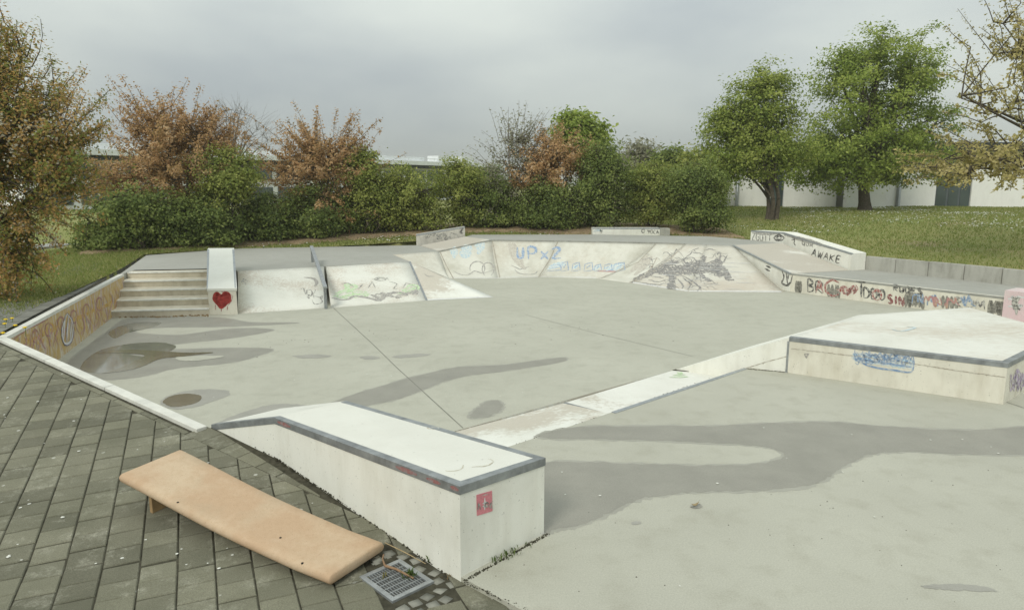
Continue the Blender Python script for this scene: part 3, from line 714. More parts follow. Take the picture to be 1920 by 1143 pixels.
pu = Vector((math.cos(math.radians(24.2)), math.sin(math.radians(24.2)), 0)); pv = Vector((-pu.y, pu.x, 0))
PWD, PLN, GAP, TH = .214, .198, .009, .05
GR = [PS(667, 1089, **PAV), PS(738, 1051, **PAV), PS(826, 1087, **PAV), PS(742, 1131, **PAV)]
cob = [PS(x, y, **PAV) for x, y in ((655, 1092), (700, 1040), (735, 1022), (762, 1022), (868, 1090), (880, 1096), (800, 1160), (730, 1160), (735, 1138))]
cobp = [xy(p) for p in cob]
def paver_mesh(w, l):
    bm = bmesh.new(); bmesh.ops.create_cube(bm, size=1)
    for v in bm.verts: v.co = Vector((v.co.x * w, v.co.y * l, v.co.z * TH - TH / 2))
    es = [x for x in bm.edges if x.verts[0].co.z > -.001 and x.verts[1].co.z > -.001]
    bmesh.ops.bevel(bm, geom=es, offset=.006, segments=1, affect='EDGES')
    me = bpy.data.meshes.new('paver'); bm.to_mesh(me); bm.free(); me.materials.append(M['paver']); return me
pm = paver_mesh(PWD - GAP, PLN - GAP)
bl0 = KE + kn * .13; BW = .44
b_far = PS(123, 710, **PAV); b_near = PS(420, 848, **PAV); b_near = b_near + (b_near - b_far).normalized() * 5.5; b_far = b_far + (b_far - b_near).normalized() * 3.5
prn = random.Random(11)
stuffV, stuffF = [], []
def slope_at(y): return 0.09 if 4 < y < 8.8 else 0.0
def in_view(p): return p[1] > 3.55 and p[0] > -.76 * p[1] - .25
def put_paver(c, u, v, w, l, me, cl, parent=paving):
    """one paver centred at c; cl = list of (a, b) half planes to cut it with"""
    rect = [xy(c + u * (w / 2 * i) + v * (l / 2 * j)) for i, j in ((-1, -1), (1, -1), (1, 1), (-1, 1))]
    q = rect
    for p0, p1 in cl: q = clip(q, p0, p1)
    if len(q) < 3: return
    ar = abs(sum(q[i][0] * q[(i + 1) % len(q)][1] - q[(i + 1) % len(q)][0] * q[i][1] for i in range(len(q)))) / 2
    if ar < .004: return
    cx = sum(p[0] for p in q) / len(q); cy = sum(p[1] for p in q) / len(q)
    if inside((cx, cy), cobp): return
    dz = prn.uniform(-.003, .003)
    if not in_view((cx, cy)):
        s0 = len(stuffV); stuffV.extend([(p[0], p[1], hp(p[1]) + dz) for p in q]); stuffF.append(tuple(range(s0, s0 + len(q))))
        return
    full = ar > w * l * .985
    if full:
        s = slope_at(c.y); tu = Vector((u.x, u.y, s * u.y + prn.uniform(-.008, .008))).normalized(); tv = Vector((v.x, v.y, s * v.y + prn.uniform(-.008, .008))).normalized(); n = tu.cross(tv)
        o = bpy.data.objects.new('paver', me); link(o); o.parent = parent
        m = Matrix((tu, tv, n)).transposed().to_4x4(); m.translation = Vector((c.x, c.y, hp(c.y) + dz)); o.matrix_basis = m
    else:
        prism('paver', q, [hp(p[1]) + dz for p in q], [hp(p[1]) - .05 for p in q], M['paver'], parent, bevel=.004)
lines = [(xy(b_near), xy(b_far)), ((0, 9.0), (-16, 9.0))]
row = 0
org = Vector((-3.2, 5.2, 0))
for i in range(-40, 40):
    for j in range(-38, 38):
        c = org + pu * (i * PWD) + pv * ((j + (.5 if i % 2 else 0) + .13 * (i % 3)) * PLN)
        if not (-12 < c.x < 2 and 2.2 < c.y < 9.4): continue
        put_paver(c, pu, pv, PWD - GAP, PLN - GAP, pm, lines)
bd = (b_far - b_near).normalized(); bnn = Vector((-bd.y, bd.x, 0))           # bnn towards the field
RWD = (BW) / 2; pm2 = paver_mesh(.26 - GAP, RWD - GAP)
for r in range(6):
    for i in range(-4, 52):
        c = b_near + bd * (i * .26 + r * .12) - bnn * (RWD * (r + .5) - .0)
        if c.y < 2.2 or c.y > 9.2: continue
        cl = [((0, 9.0), (-16, 9.0)), (xy(KE + kn * .136), xy(W0 + kn * .136))] if c.y > KE.y - .1 else [(xy(a - (d - a).cross(Vector((0, 0, 1))).normalized() * 0 + kn * .006), xy(e_ + kn * .006))]
        if c.x > Bx0.x - .05 and c.y < Bx0.y + .1: cl = [(xy(Bx0 - bxd * 4.6), xy(Bx0))]
        put_paver(c, bd, bnn, .26 - GAP, RWD - GAP, pm2, cl)
sm = mesh('paver_field', stuffV, stuffF, M['paver'], paving); sm['kind'] = 'stuff'
# strip of pavers along the top of the left wall (joined, far away)
tv_, tf_ = [], []
pA = W0 + wn * .2; pB = P(262, 480, LOW) ; plen = (pB - pA).length; pdv = (pB - pA); pdv.z = 0; pdv.normalize(); pnn = Vector((-pdv.y, pdv.x, 0))
for i in range(int(plen / .22) + 3):
    for j in range(5):
        q = [pA + pdv * (i * .22 + x) + pnn * (j * .22 + y) for x, y in ((.005, .005), (.215, .005), (.215, .215), (.005, .215))]
        z = [max(hp(min(p.y, 8.8)) - .018 * min(max(p.y - 8.8, 0), 5) , .32) + prn.uniform(-.003, .003) - .012 for p in q]
        s0 = len(tv_); tv_ += [(p.x, p.y, zz) for p, zz in zip(q, z)]; tf_.append((s0, s0 + 1, s0 + 2, s0 + 3))
pp = [pA - pdv * .1, pB + pdv * .4, pB + pdv * .4 + pnn * 1.1, pA - pdv * .1 + pnn * 1.1]
pth = prism('path', [xy(p) for p in pp], [.325, .27, .27, .325], 0.1, plain('path_bedding', (0.17, 0.168, 0.145), .9, .25, 6)); tag(pth, 'narrow paved path running along the top of the graffiti wall', kind='structure')
M['paver2'] = plain('path_paver', (0.20, 0.20, 0.175), .9, .25, 4)
o = mesh('paver_row', tv_, tf_, M['paver2'], pth); o['kind'] = 'stuff'

# ------------------------------------------------------------------ drain grate with cobbles
gt = thing('drain_grate', GR[0], 'square galvanised drain grate set in cobbles beside the grind box', 'drain')
gc = sum((Vector(p) for p in GR), Vector()) / 4
gu = ((GR[1] - GR[0]) + (GR[2] - GR[3])).normalized(); gv = (GR[3] - GR[0]) + (GR[2] - GR[1]); gv = (gv - gu * gv.dot(gu)).normalized()
hu_ = ((GR[1] - GR[0]).length + (GR[2] - GR[3]).length) / 4; hv_ = ((GR[3] - GR[0]).length + (GR[2] - GR[1]).length) / 4
gz = gc.z + .014
def gp(x, y, z): return Vector((gc.x, gc.y, 0)) + Vector((gu.x, gu.y, 0)) * x + Vector((gv.x, gv.y, 0)) * y + Vector((0, 0, z))
fw = .032
for x0, x1, y0, y1 in ((-hu_, hu_, -hv_, -hv_ + fw), (-hu_, hu_, hv_ - fw, hv_), (-hu_, -hu_ + fw, -hv_ + fw, hv_ - fw), (hu_ - fw, hu_, -hv_ + fw, hv_ - fw)):
    prism('frame', [xy(gp(x, y, 0)) for x, y in ((x0, y0), (x1, y0), (x1, y1), (x0, y1))], gz + .003, gz - .05, M['steel'], gt, bevel=.003)
pit = mesh('pit', [gp(x, y, z) for z in (gz - .05,) for x, y in ((-hu_ + .01, -hv_ + .01), (hu_ - .01, -hv_ + .01), (hu_ - .01, hv_ - .01), (-hu_ + .01, hv_ - .01))], [(0, 1, 2, 3)], M['dark'], gt)
nb_ = 13
for i in range(1, nb_):
    x = -hu_ + fw + (2 * hu_ - 2 * fw) * i / nb_
    bar('slat', gp(x, -hv_ + fw, gz - .002), gp(x, hv_ - fw, gz - .002), .005, .03, M['steeldark'], gt)
for i in range(1, 6):
    y = -hv_ + fw + (2 * hv_ - 2 * fw) * i / 6
    bar('cross_bar', gp(-hu_ + fw, y, gz - .0005), gp(hu_ - fw, y, gz - .0005), .006, .015, M['steel'], gt)
g = G('cobble_stone'); oi = g.n('ShaderNodeObjectInfo')
cc = g.mix(1.0, g.mix(g.noise(14, 5, .6), (0.17, 0.17, 0.145), (0.30, 0.295, 0.255)), g.ramp(oi.outputs['Random'], [(0, .75), (1, 1.2)]), 'MULTIPLY')
g.bump(g.noise(70, 4), .4, .005); M['cobble'] = g.done(cc, .85, .25)
cms = []
for k_ in range(4):
    bm = bmesh.new(); bmesh.ops.create_cube(bm, size=1); rr = random.Random(k_)
    for v in bm.verts: v.co = Vector((v.co.x * (.086 + rr.uniform(-.012, .008)), v.co.y * (.086 + rr.uniform(-.012, .008)), v.co.z * .06 - .03))
    bmesh.ops.bevel(bm, geom=[x for x in bm.edges], offset=.012, segments=2, affect='EDGES')
    me = bpy.data.meshes.new('cobble'); bm.to_mesh(me); bm.free(); me.materials.append(M['cobble']); me.polygons.foreach_set('use_smooth', [True] * len(me.polygons)); cms.append(me)
gpoly = [xy(gp(x * 1.06, y * 1.06, 0)) for x, y in ((-hu_, -hv_), (hu_, -hv_), (hu_, hv_), (-hu_, hv_))]
boxline = (xy(a + kn * 0.02), xy(e_ + kn * 0.02))
for i in range(-12, 13):
    for j in range(-12, 13):
        p = gp(i * 0.089 + prn.uniform(-.007, .007) + (.04 if j % 2 else 0), j * 0.089 + prn.uniform(-.007, .007), 0)
        if not inside(p, cobp) or inside(p, [xy(gp(x * 1.14, y * 1.14, 0)) for x, y in ((-hu_, -hv_), (hu_, -hv_), (hu_, hv_), (-hu_, hv_))]): continue
        s_ = (boxline[1][0] - boxline[0][0]) * (p.y - boxline[0][1]) - (boxline[1][1] - boxline[0][1]) * (p.x - boxline[0][0])
        if s_ < .03: continue
        o = bpy.data.objects.new('cobble', cms[prn.randrange(4)]); link(o); o.parent = paving
        o.location = (p.x, p.y, hp(p.y) - .004 + prn.uniform(-.005, .004)); o.rotation_euler = (prn.uniform(-.06, .06), prn.uniform(-.06, .06), math.atan2(gu.y, gu.x) + prn.uniform(-.25, .25))

# ------------------------------------------------------------------ the loose board
g = G('tan_board'); n1 = g.noise(2.2, 5, .6); n2 = g.noise(25, 6, .7)
col = g.mix(g.ramp(n1, [(.40, 0), (.60, 1)]), (0.49, 0.345, 0.225), (0.55, 0.425, 0.295))
col = g.mix(g.math('MULTIPLY', g.ramp(n2, [(.45, 0), (.75, 1)]), .40), col, (0.40, 0.27, 0.16))
col = g.mix(g.math('MULTIPLY', g.ramp(g.noise(8, 7, .75, g.pos((1, 1, 1), loc=(4, 1, 0))), [(.52, 0), (.72, 1)]), .28), col, (0.63, 0.50, 0.37))
st = g.math('MULTIPLY', g.ramp(g.noise(1.1, 4, .6, g.pos(loc=(2.2, .3, 0))), [(.52, 0), (.66, 1)]), .45)
col = g.mix(st, col, (0.40, 0.345, 0.25))
gx = g.n('ShaderNodeSeparateXYZ'); g.l(g.geo.outputs['Position'], gx.inputs[0])
worn_ = g.ramp(g.math('ADD', g.math('ADD', g.math('MULTIPLY', gx.outputs[0], .85), g.math('MULTIPLY', gx.outputs[1], -.5)), g.math('MULTIPLY', g.noise(4, 5, .6), .5)), [(0.0, 0), (1.0, 1)])
worn_ = g.ramp(g.math('ADD', g.math('ADD', g.math('MULTIPLY', gx.outputs[0], .85), 1.25), g.math('MULTIPLY', g.noise(3.5, 6, .65), .55)), [(.74, 0), (.86, .6)])
col = g.mix(worn_, col, (0.37, 0.315, 0.215))
col = g.mix(g.math('MULTIPLY', g.ramp(g.noise(130, 2, .6), [(.64, 0), (.7, 1)]), .5), col, (0.25, 0.16, 0.09))
g.bump(g.math('ADD', g.noise(90, 4, .7), g.math('MULTIPLY', g.noise(9, 5, .6), 1.5)), .45, .005); M['board'] = g.done(col, .8, .2)
Ln = P(222, 889, .30); Lf = P(341, 840, .33); Rn = P(617, 1086, .035); Rf = P(720, 1019, .055)
bd_ = thing('loose_board', lerp(Rn, Rf, .5), 'tan wooden board propped up at one end on the dark pavers', 'board')
nu, nv = 26, 12; thb = .066
def btop(s, t):
    p = lerp(lerp(Ln, Rn, s), lerp(Lf, Rf, s), t)
    p.z += -.022 * math.sin(math.pi * s) ** 2 + .02 * max(0, s - .86) / .14 * (1 if s > .86 else 0)
    return p
def ring(s):                      # rounded cross-section
    pts = []
    e0, e1 = btop(s, 0), btop(s, 1); wv = (e1 - e0); ww = wv.length; wv.normalize()
    rr = .024
    for t in np.linspace(0, 1, 9): pts.append(lerp(e0 + wv * rr, e1 - wv * rr, t))
    for k_ in range(1, 5):
        an = math.pi * k_ / 5; pts.append(e1 - wv * rr + wv * (rr * math.sin(an)) + Vector((0, 0, -rr + rr * math.cos(an))) - Vector((0, 0, (thb - 2 * rr) * (k_ / 5))))
    for t in np.linspace(1, 0, 9): pts.append(lerp(e0 + wv * rr, e1 - wv * rr, t) - Vector((0, 0, thb)))
    for k_ in range(1, 5):
        an = math.pi * (1 - k_ / 5); pts.append(e0 + wv * rr - wv * (rr * math.sin(an)) + Vector((0, 0, -rr + rr * math.cos(an))) - Vector((0, 0, (thb - 2 * rr) * (1 - k_ / 5))))
    return pts
V_, F_ = [], []
ss_ = [0, .004, .012] + list(np.linspace(.03, .97, nu)) + [.988, .996, 1]
for s in ss_:
    r_ = ring(s)
    if s in (0, 1):
        cz = sum((p for p in r_), Vector()) / len(r_); r_ = [cz + (p - cz) * (.995) + Vector((0, 0, 0)) - Vector((0, 0, (p.z - cz.z) * .3)) for p in r_]
    V_ += r_
m_ = len(ring(0))
for i in range(len(ss_) - 1):
    for j in range(m_): F_.append((i * m_ + j, i * m_ + (j + 1) % m_, (i + 1) * m_ + (j + 1) % m_, (i + 1) * m_ + j))
F_ += [tuple(range(m_)), tuple(range((len(ss_) - 1) * m_, len(ss_) * m_))]
mesh('deck', V_, F_, M['board'], bd_, smooth=True)
M['leg'] = plain('board_leg', (0.34, 0.23, 0.115), .8, .25, 10)
lc0 = btop(.10, .16); lc1 = btop(.10, .86)
ld_ = (lc1 - lc0); ld_.z = 0; ld_.normalize(); lt_ = Vector((ld_.y, -ld_.x, 0))
q = [lc0, lc1, lc1 + lt_ * .032, lc0 + lt_ * .032]
prism('leg', [xy(p) for p in q], [p.z - thb - .012 for p in q], [hp(p.y) - .002 for p in q], M['leg'], bd_, bevel=.003)
for s, t in ((.30, .06), (.88, .05), (.72, .3)):
    p = btop(s, t); mesh('screw', [p + Vector((.008 * math.cos(k_), .008 * math.sin(k_), .002 + (.0 if k_ else 0))) for k_ in np.linspace(0, 5.5, 7)] + [p + Vector((.008 * math.cos(k_), .008 * math.sin(k_), -.01)) for k_ in np.linspace(0, 5.5, 7)], [tuple(range(7))] + [(i, (i + 1) % 7, 7 + (i + 1) % 7, 7 + i) for i in range(7)], M['dark'], bd_)

# ------------------------------------------------------------------ graffiti: ribbons of paint laid on the surfaces
BV = {}
def bvh(k):
    if k not in BV: BV[k] = BVHTree.FromPolygons(*GEO[k])
    return BV[k]
def ribbons(strokes, width, surf, mat, parent, lift=.004, jit=0.0, name='graffiti', taper=True, step=4.0, seed=1):
    groups = {}; rr = random.Random(seed); many = sum(1 for s_ in strokes if not (isinstance(s_, dict) and 'g' in s_)) > 10
    surfs = surf if isinstance(surf, (list, tuple)) else [surf]
    for st in strokes:
        w = width; gid = 'rest' if many else id(st)
        if isinstance(st, dict): w = st.get('w', width); gid = st.get('g', gid); st = st['p']
        V, Fc = groups.setdefault(gid, ([], []))
        pts = []
        for i in range(len(st) - 1):
            n = max(1, int(math.hypot(st[i + 1][0] - st[i][0], st[i + 1][1] - st[i][1]) / step))
            for k in range(n): pts.append((st[i][0] + (st[i + 1][0] - st[i][0]) * k / n, st[i][1] + (st[i + 1][1] - st[i][1]) * k / n))
        pts.append(st[-1]); L = []
        for x, y in pts:
            dr = ray(x + rr.uniform(-jit, jit), y + rr.uniform(-jit, jit)).normalized(); best = None
            for s_ in surfs:
                h = bvh(s_).ray_cast(CAMP, dr)
                if h[0] is not None and (best is None or h[3] < best[3]): best = h
            L.append(None if best is None else (best[0], best[1] if best[1].dot(dr) < 0 else -best[1]))
        run_ = []
        for it in L + [None]:
            if it is not None: run_.append(it); continue
            if len(run_) > 1:
                s0 = len(V); n = len(run_)
                for i, (p, nr) in enumerate(run_):
                    t = (run_[min(i + 1, n - 1)][0] - run_[max(i - 1, 0)][0])
                    if t.length < 1e-6: t = Vector((1, 0, 0))
                    sd_ = nr.cross(t.normalized()).normalized()
                    k = 1.0
                    if taper and n > 3: k = min(1, .35 + 2.2 * min(i, n - 1 - i) / n)
                    k *= rr.uniform(.85, 1.15)
                    V += [p + sd_ * (w / 2 * k) + nr * lift, p - sd_ * (w / 2 * k) + nr * lift]
                for i in range(n - 1): Fc.append((s0 + 2 * i, s0 + 2 * i + 1, s0 + 2 * i + 3, s0 + 2 * i + 2))
            run_ = []
    last = None
    for gid, (V, Fc) in groups.items():
        if not V: continue
        last = mesh(name, V, Fc, mat, parent)
        if gid == 'rest': last['kind'] = 'stuff'
    return last
FONT = {
 'A': [[(0, 0), (.5, 1), (1, 0)], [(.2, .4), (.8, .4)]], 'B': [[(0, 0), (0, 1), (.7, .9), (.75, .65), (.1, .52), (.85, .4), (.8, .1), (0, 0)]],
 'C': [[(.95, .85), (.5, 1), (.1, .7), (.08, .3), (.5, 0), (.95, .15)]], 'D': [[(0, 0), (0, 1), (.6, .9), (.95, .5), (.6, .08), (0, 0)]],
 'E': [[(.9, 1), (.1, 1), (.1, 0), (.9, 0)], [(.1, .52), (.7, .52)]], 'I': [[(.5, 0), (.5, 1)]], 'K': [[(0, 0), (0, 1)], [(.9, 1), (.05, .45), (.95, 0)]],
 'N': [[(0, 0), (0, 1), (.9, 0), (.9, 1)]], 'O': [[(.5, 0), (.1, .25), (.08, .75), (.5, 1), (.92, .75), (.9, .25), (.5, 0)]], 'P': [[(0, 0), (0, 1), (.8, .95), (.9, .65), (.6, .48), (0, .48)]],
 'R': [[(0, 0), (0, 1), (.8, .92), (.8, .6), (0, .5), (.9, 0)]], 'S': [[(.9, .88), (.5, 1), (.1, .78), (.5, .52), (.9, .25), (.5, 0), (.05, .12)]], 'T': [[(0, 1), (1, 1)], [(.5, 1), (.5, 0)]],
 'U': [[(0, 1), (.05, .2), (.45, 0), (.85, .2), (.9, 1)], [(.9, 1), (.92, 0)]], 'J': [[(.9, 1), (.9, .1), (0, 0), (.1, .3)]], 'W': [[(0, 1), (.25, 0), (.5, .7), (.75, 0), (1, 1)]], 'X': [[(0, 0), (.9, 1)], [(0, 1), (.9, 0)]],
 '1': [[(.1, .7), (.55, 1), (.5, 0)]], '2': [[(.05, .8), (.5, 1), (.85, .75), (.1, 0), (.95, .02)]], '7': [[(.05, .95), (.95, 1), (.45, 0)], [(.3, .5), (.8, .5)]],
 '8': [[(.5, .52), (.15, .75), (.5, 1), (.85, .75), (.5, .52), (.08, .25), (.5, 0), (.92, .25), (.5, .52)]], 'Z': [[(.05, 1), (.95, 1), (.1, .1), (.95, 0)]], 'Y': [[(0, 1), (.5, .5)], [(1, 1), (.4, 0)]], 'M': [[(0, 0), (.1, 1), (.5, .3), (.9, 1), (1, 0)]],
 '?': [[(.1, .8), (.5, 1), (.85, .75), (.5, .45), (.5, .2)]], 'Q': [[(.5, 0), (.1, .25), (.08, .75), (.5, 1), (.92, .75), (.9, .25), (.5, 0)], [(.6, .3), (1, -.1)]], 'G': [[(.95, .85), (.5, 1), (.1, .7), (.08, .3), (.5, 0), (.95, .2), (.9, .5), (.55, .5)]],
 'L': [[(.1, 1), (.1, 0), (.9, 0)]], 'H': [[(.05, 0), (.05, 1)], [(.9, 0), (.9, 1)], [(.05, .5), (.9, .5)]], 'V': [[(0, 1), (.5, 0), (1, 1)]], ' ': []}
def text(s, x0, y0, x1, y1, h, fill=.72, seed=0, lean=0.0):
    """strokes in photo pixels; baseline from (x0,y0) to (x1,y1)"""
    rr = random.Random(seed); n = len(s); res = []
    for i, ch in enumerate(s):
        cx = x0 + (x1 - x0) * i / n; cy = y0 + (y1 - y0) * i / n; w = (x1 - x0) / n * fill; wy = (y1 - y0) / n * fill; hh = h * rr.uniform(.9, 1.1)
        for st in FONT[ch]: res.append({'g': (s, i, x0), 'p': [(cx + u_ * w + lean * v_ * hh, cy + u_ * wy - v_ * hh) for u_, v_ in smoothst(st)]})
    return res
def smoothst(st):
    if len(st) < 4: return st
    r = []
    for i in range(len(st) - 1):
        p0 = st[max(i - 1, 0)]; p1 = st[i]; p2 = st[i + 1]; p3 = st[min(i + 2, len(st) - 1)]
        for t in (0, .33, .66): r.append(tuple(.5 * (2 * p1[k] + (p2[k] - p0[k]) * t + (2 * p0[k] - 5 * p1[k] + 4 * p2[k] - p3[k]) * t * t + (3 * p1[k] - p0[k] - 3 * p2[k] + p3[k]) * t ** 3) for k in (0, 1)))
    return r + [st[-1]]
def ell(cx, cy, rx, ry, a0=0, a1=360, n=18): return [(cx + rx * math.cos(math.radians(a0 + (a1 - a0) * i / n)), cy + ry * math.sin(math.radians(a0 + (a1 - a0) * i / n))) for i in range(n + 1)]
def scrib(x0, y0, x1, y1, n, seed, amp=1.0):
    rr = random.Random(seed); return smoothst([(x0 + (x1 - x0) * i / n + rr.uniform(-4, 4) * amp, rr.uniform(y0, y1)) for i in range(n + 1)])
def spraymat(name, col, thin=0.0, under=(0.66, 0.65, 0.58)):
    g = G(name); n = g.noise(22, 5, .7); k = g.ramp(n, [(.46 - thin * .1, 1), (.70 - thin * .22, .2)])
    return g.done(g.mix(k, under, col), .7, .25)
K = spraymat('black_spray', (0.07, 0.068, 0.065), .1); K2 = spraymat('faded_black_spray', (0.15, 0.145, 0.14), .5); GY = spraymat('grey_spray', (0.24, 0.235, 0.23), .6, (.52, .49, .43))
RD = spraymat('red_spray', (0.31, 0.085, 0.075), .3); BL = spraymat('blue_spray', (0.20, 0.30, 0.46), .2); LB = spraymat('pale_blue_spray', (0.38, 0.52, 0.60), .7); GN = spraymat('green_spray', (0.40, 0.58, 0.30), .5)
PK = spraymat('pink_spray', (0.45, 0.22, 0.24), .3, (.5, .4, .25)); WH = spraymat('white_spray', (0.66, 0.66, 0.64), 0, (.5, .5, .5)); BW_ = spraymat('brown_line', (0.30, 0.25, 0.19), .5); 
# bowl
ribbons(text('187', 843, 486, 912, 474, 18, .7), .20, ['bw1', 'wing'], LB, bo)
ribbons(text('U', 970, 484, 984, 484, 19, .85) + text('P', 991, 486, 1008, 486, 21, .9) + text('X', 1014, 486, 1031, 486, 14, .9), .085, ['bw2', 'bw3'], BL, bo)
ribbons(text('2', 1034, 484, 1054, 484, 19, .9), .085, ['bw3', 'bw2'], BL, bo, seed=4)
ribbons([ell(895, 503, 14, 13, 160, 400), ell(915, 505, 11, 13, 120, 420), smoothst([(850, 508), (862, 514), (878, 515), (890, 508), (905, 512), (925, 506)]), smoothst([(965, 505), (975, 513), (1000, 514), (1008, 508)]), smoothst([(958, 497), (975, 505), (992, 500)])], .04, ['bw1', 'bw2'], GY, bo)
ribbons([smoothst([(795, 513), (802, 518), (815, 518)])], .04, ['hip2', 'hip1'], GY, bo)
blk = []
for i, (x0, x1, top) in enumerate(((1020, 1052, 496), (1052, 1066, 490), (1072, 1088, 492), (1095, 1112, 492), (1114, 1128, 495), (1132, 1148, 494), (1150, 1172, 492))):
    blk += [[(x0, 508), (x0 + 2, top + 3), (x1 - 2, top), (x1, 506), (x0, 509)], [(x0 + 5, 502), (x1 - 5, top + 5)]]
ribbons(blk, .028, ['bw3', 'bw4'], BL, bo)
ribbons([[(1022, 506), (1062, 494)], [(1024, 502), (1058, 491)], [(1133, 503), (1170, 495)], [(1136, 507), (1168, 500)], [(1112, 506), (1126, 497)], [(1075, 505), (1084, 495)]], .15, ['bw3', 'bw4'], LB, bo, lift=.003)
ribbons([[(1018, 504), (1027, 497)], [(1120, 508), (1160, 509)]], .06, ['bw3'], PK, bo, lift=.003)
# seams between the panels
SEAM = plain('panel_seam', (0.36, 0.33, 0.27), .8, .2)
for sm__ in ([(825, 472), (836, 496), (850, 522)], [(1046, 453), (1030, 488), (1010, 519)], [(1230, 457), (1196, 492), (1128, 521)], [(923, 452), (931, 490), (937, 520)], [(1285, 459), (1240, 497), (1182, 529)]):
    ribbons([sm__], .028, ['wing', 'bw1', 'bw2', 'bw3', 'bw4', 'bank1', 'hip2'], SEAM, bo, name='panel_seam', taper=False)
ribbons([[(801, 562), (924, 556)], [(846, 521), (935, 521)], [(937, 520.5), (1009, 518.5)], [(1014, 518.5), (1118, 520.5)], [(1180, 528.5), (1290, 545.5)], [(1292, 545.8), (1465, 546.5)]], .06, ['hip1', 'bw1', 'bw2', 'bw3', 'bank1', 'bank'], WH, bo, name='painted_line', taper=False)
ribbons([smoothst([(955, 455), (962, 475), (972, 492), (985, 505)]), smoothst([(962, 455), (968, 475), (980, 495)]), smoothst([(1215, 478), (1200, 495), (1180, 512)]), smoothst([(1222, 480), (1208, 500), (1190, 516)])], .22, ['bw2', 'bw3', 'bw4'], spraymat('tyre_stain', (0.42, 0.385, 0.33), .5, (.58, .56, .49)), bo, lift=.002, name='stain')
# long arc left by wheels and the bank drawing
ribbons([smoothst([(1165, 537), (1200, 522), (1222, 500), (1232, 482)]), smoothst([(1175, 541), (1240, 500), (1282, 462)])], .05, ['bw4', 'bank', 'bw3', 'bank1'], BW_, bo)
dr = []
rr = random.Random(31)
def hatch(poly, n, ang, w, ln=(6, 14), spread=.5):
    res = []; xs = [p[0] for p in poly]; ys = [p[1] for p in poly]
    while len(res) < n:
        x, y = rr.uniform(min(xs), max(xs)), rr.uniform(min(ys), max(ys))
        if not inside((x, y), poly): continue
        a_ = math.radians(ang) + rr.gauss(0, spread); l = rr.uniform(*ln) / 2
        res.append({'w': w * rr.uniform(.5, 1.4), 'g': 'rest', 'p': smoothst([(x - l * math.cos(a_), y - l * .6 * math.sin(a_)), (x, y + rr.uniform(-1, 1)), (x + l * .5 * math.cos(a_), y + l * .3 * math.sin(a_)), (x + l * math.cos(a_), y + l * .6 * math.sin(a_))])})
    return res
dr += hatch([(1188, 523), (1222, 505), (1262, 486), (1270, 492), (1240, 508), (1205, 523)], 150, -32, .05, spread=.3)
dr += hatch([(1228, 511), (1265, 499), (1295, 493), (1345, 491), (1362, 506), (1376, 527), (1362, 524), (1338, 511), (1300, 511), (1262, 517), (1240, 515)], 330, 5, .05, spread=.7)
dr += hatch([(1250, 510), (1268, 514), (1262, 530), (1266, 545), (1250, 543), (1256, 528)], 80, 70, .05)
dr += hatch([(1335, 492), (1350, 478), (1345, 470), (1352, 492)], 14, -60, .06) + hatch([(1312, 494), (1318, 476), (1326, 494)], 12, -80, .06) + hatch([(1300, 510), (1318, 512), (1332, 528)], 16, 40, .07)
for p in ([(1290, 498), (1282, 486), (1298, 482), (1308, 492)], [(1284, 484), (1298, 473), (1320, 476)], [(1340, 500), (1358, 490), (1364, 478)], [(1335, 492), (1350, 486), (1352, 475)], [(1275, 515), (1300, 528), (1312, 540), (1306, 545)], [(1280, 520), (1296, 533), (1290, 543)],
          [(1215, 524), (1235, 529), (1250, 524)], [(1210, 530), (1230, 536), (1246, 530)], [(1205, 535), (1228, 541), (1240, 537)], [(1222, 518), (1245, 521)], [(1185, 530), (1190, 522)], [(1320, 470), (1330, 466), (1342, 470)], [(1300, 468), (1310, 465)], [(1270, 522), (1282, 536), (1276, 546)], [(1196, 528), (1215, 533), (1236, 532)], [(1232, 545), (1245, 548), (1262, 547)]):
    dr.append({'w': .045, 'p': smoothst(p)})
for _ in range(46):
    x, y = rr.uniform(1195, 1350), rr.uniform(470, 545); dr.append({'w': rr.uniform(.014, .03), 'g': 'rest', 'p': smoothst([(x, y), (x + rr.uniform(5, 10), y + rr.uniform(-5, 5)), (x + rr.uniform(10, 18), y + rr.uniform(-6, 6)), (x + rr.uniform(16, 26), y + rr.uniform(-3, 8))])})
ribbons(dr, .05, ['bank', 'bw4', 'bank1'], spraymat('dragon_grey', (0.15, 0.15, 0.155), .45, (.45, .42, .37)), bo, jit=.8)
rr = random.Random(77)
ribbons([[(x, y), (x + rr.uniform(14, 40), y + rr.uniform(-1.5, 1.5))] for x, y in ((rr.uniform(1220, 1390), rr.uniform(490, 544)) for _ in range(60))], .014, ['bank', 'bank1'], WH, bo, lift=.006)
# ramps beside the rail
ribbons([smoothst([(625, 556), (640, 548), (652, 540), (648, 534), (668, 536), (660, 545), (680, 546)]), smoothst([(640, 556), (660, 552), (690, 551)]), smoothst([(762, 540), (770, 534), (784, 537), (780, 546)]), [(628, 550), (660, 541)]], .11, 'ramp2', GN, r2, lift=.003)
ribbons(hatch([(625, 556), (640, 545), (665, 538), (690, 545), (688, 556), (650, 560)], 30, -15, .06) + hatch([(758, 540), (782, 536), (782, 548), (750, 550)], 20, -5, .06), .06, 'ramp2', GN, r2, lift=.0035)
ribbons(hatch([(690, 555), (720, 548), (782, 543), (782, 552), (720, 562)], 40, -5, .07) + hatch([(460, 515), (600, 512), (600, 565), (470, 575)], 0, 0, .04), .06, 'ramp2', GY, r2, lift=.0045)
ribbons([smoothst([(622, 558), (640, 562), (655, 560), (665, 555), (690, 558), (712, 563), (725, 552), (745, 548), (765, 550), (782, 546)]), smoothst([(695, 553), (715, 558), (722, 549)])], .09, 'ramp2', GY, r2, lift=.004)
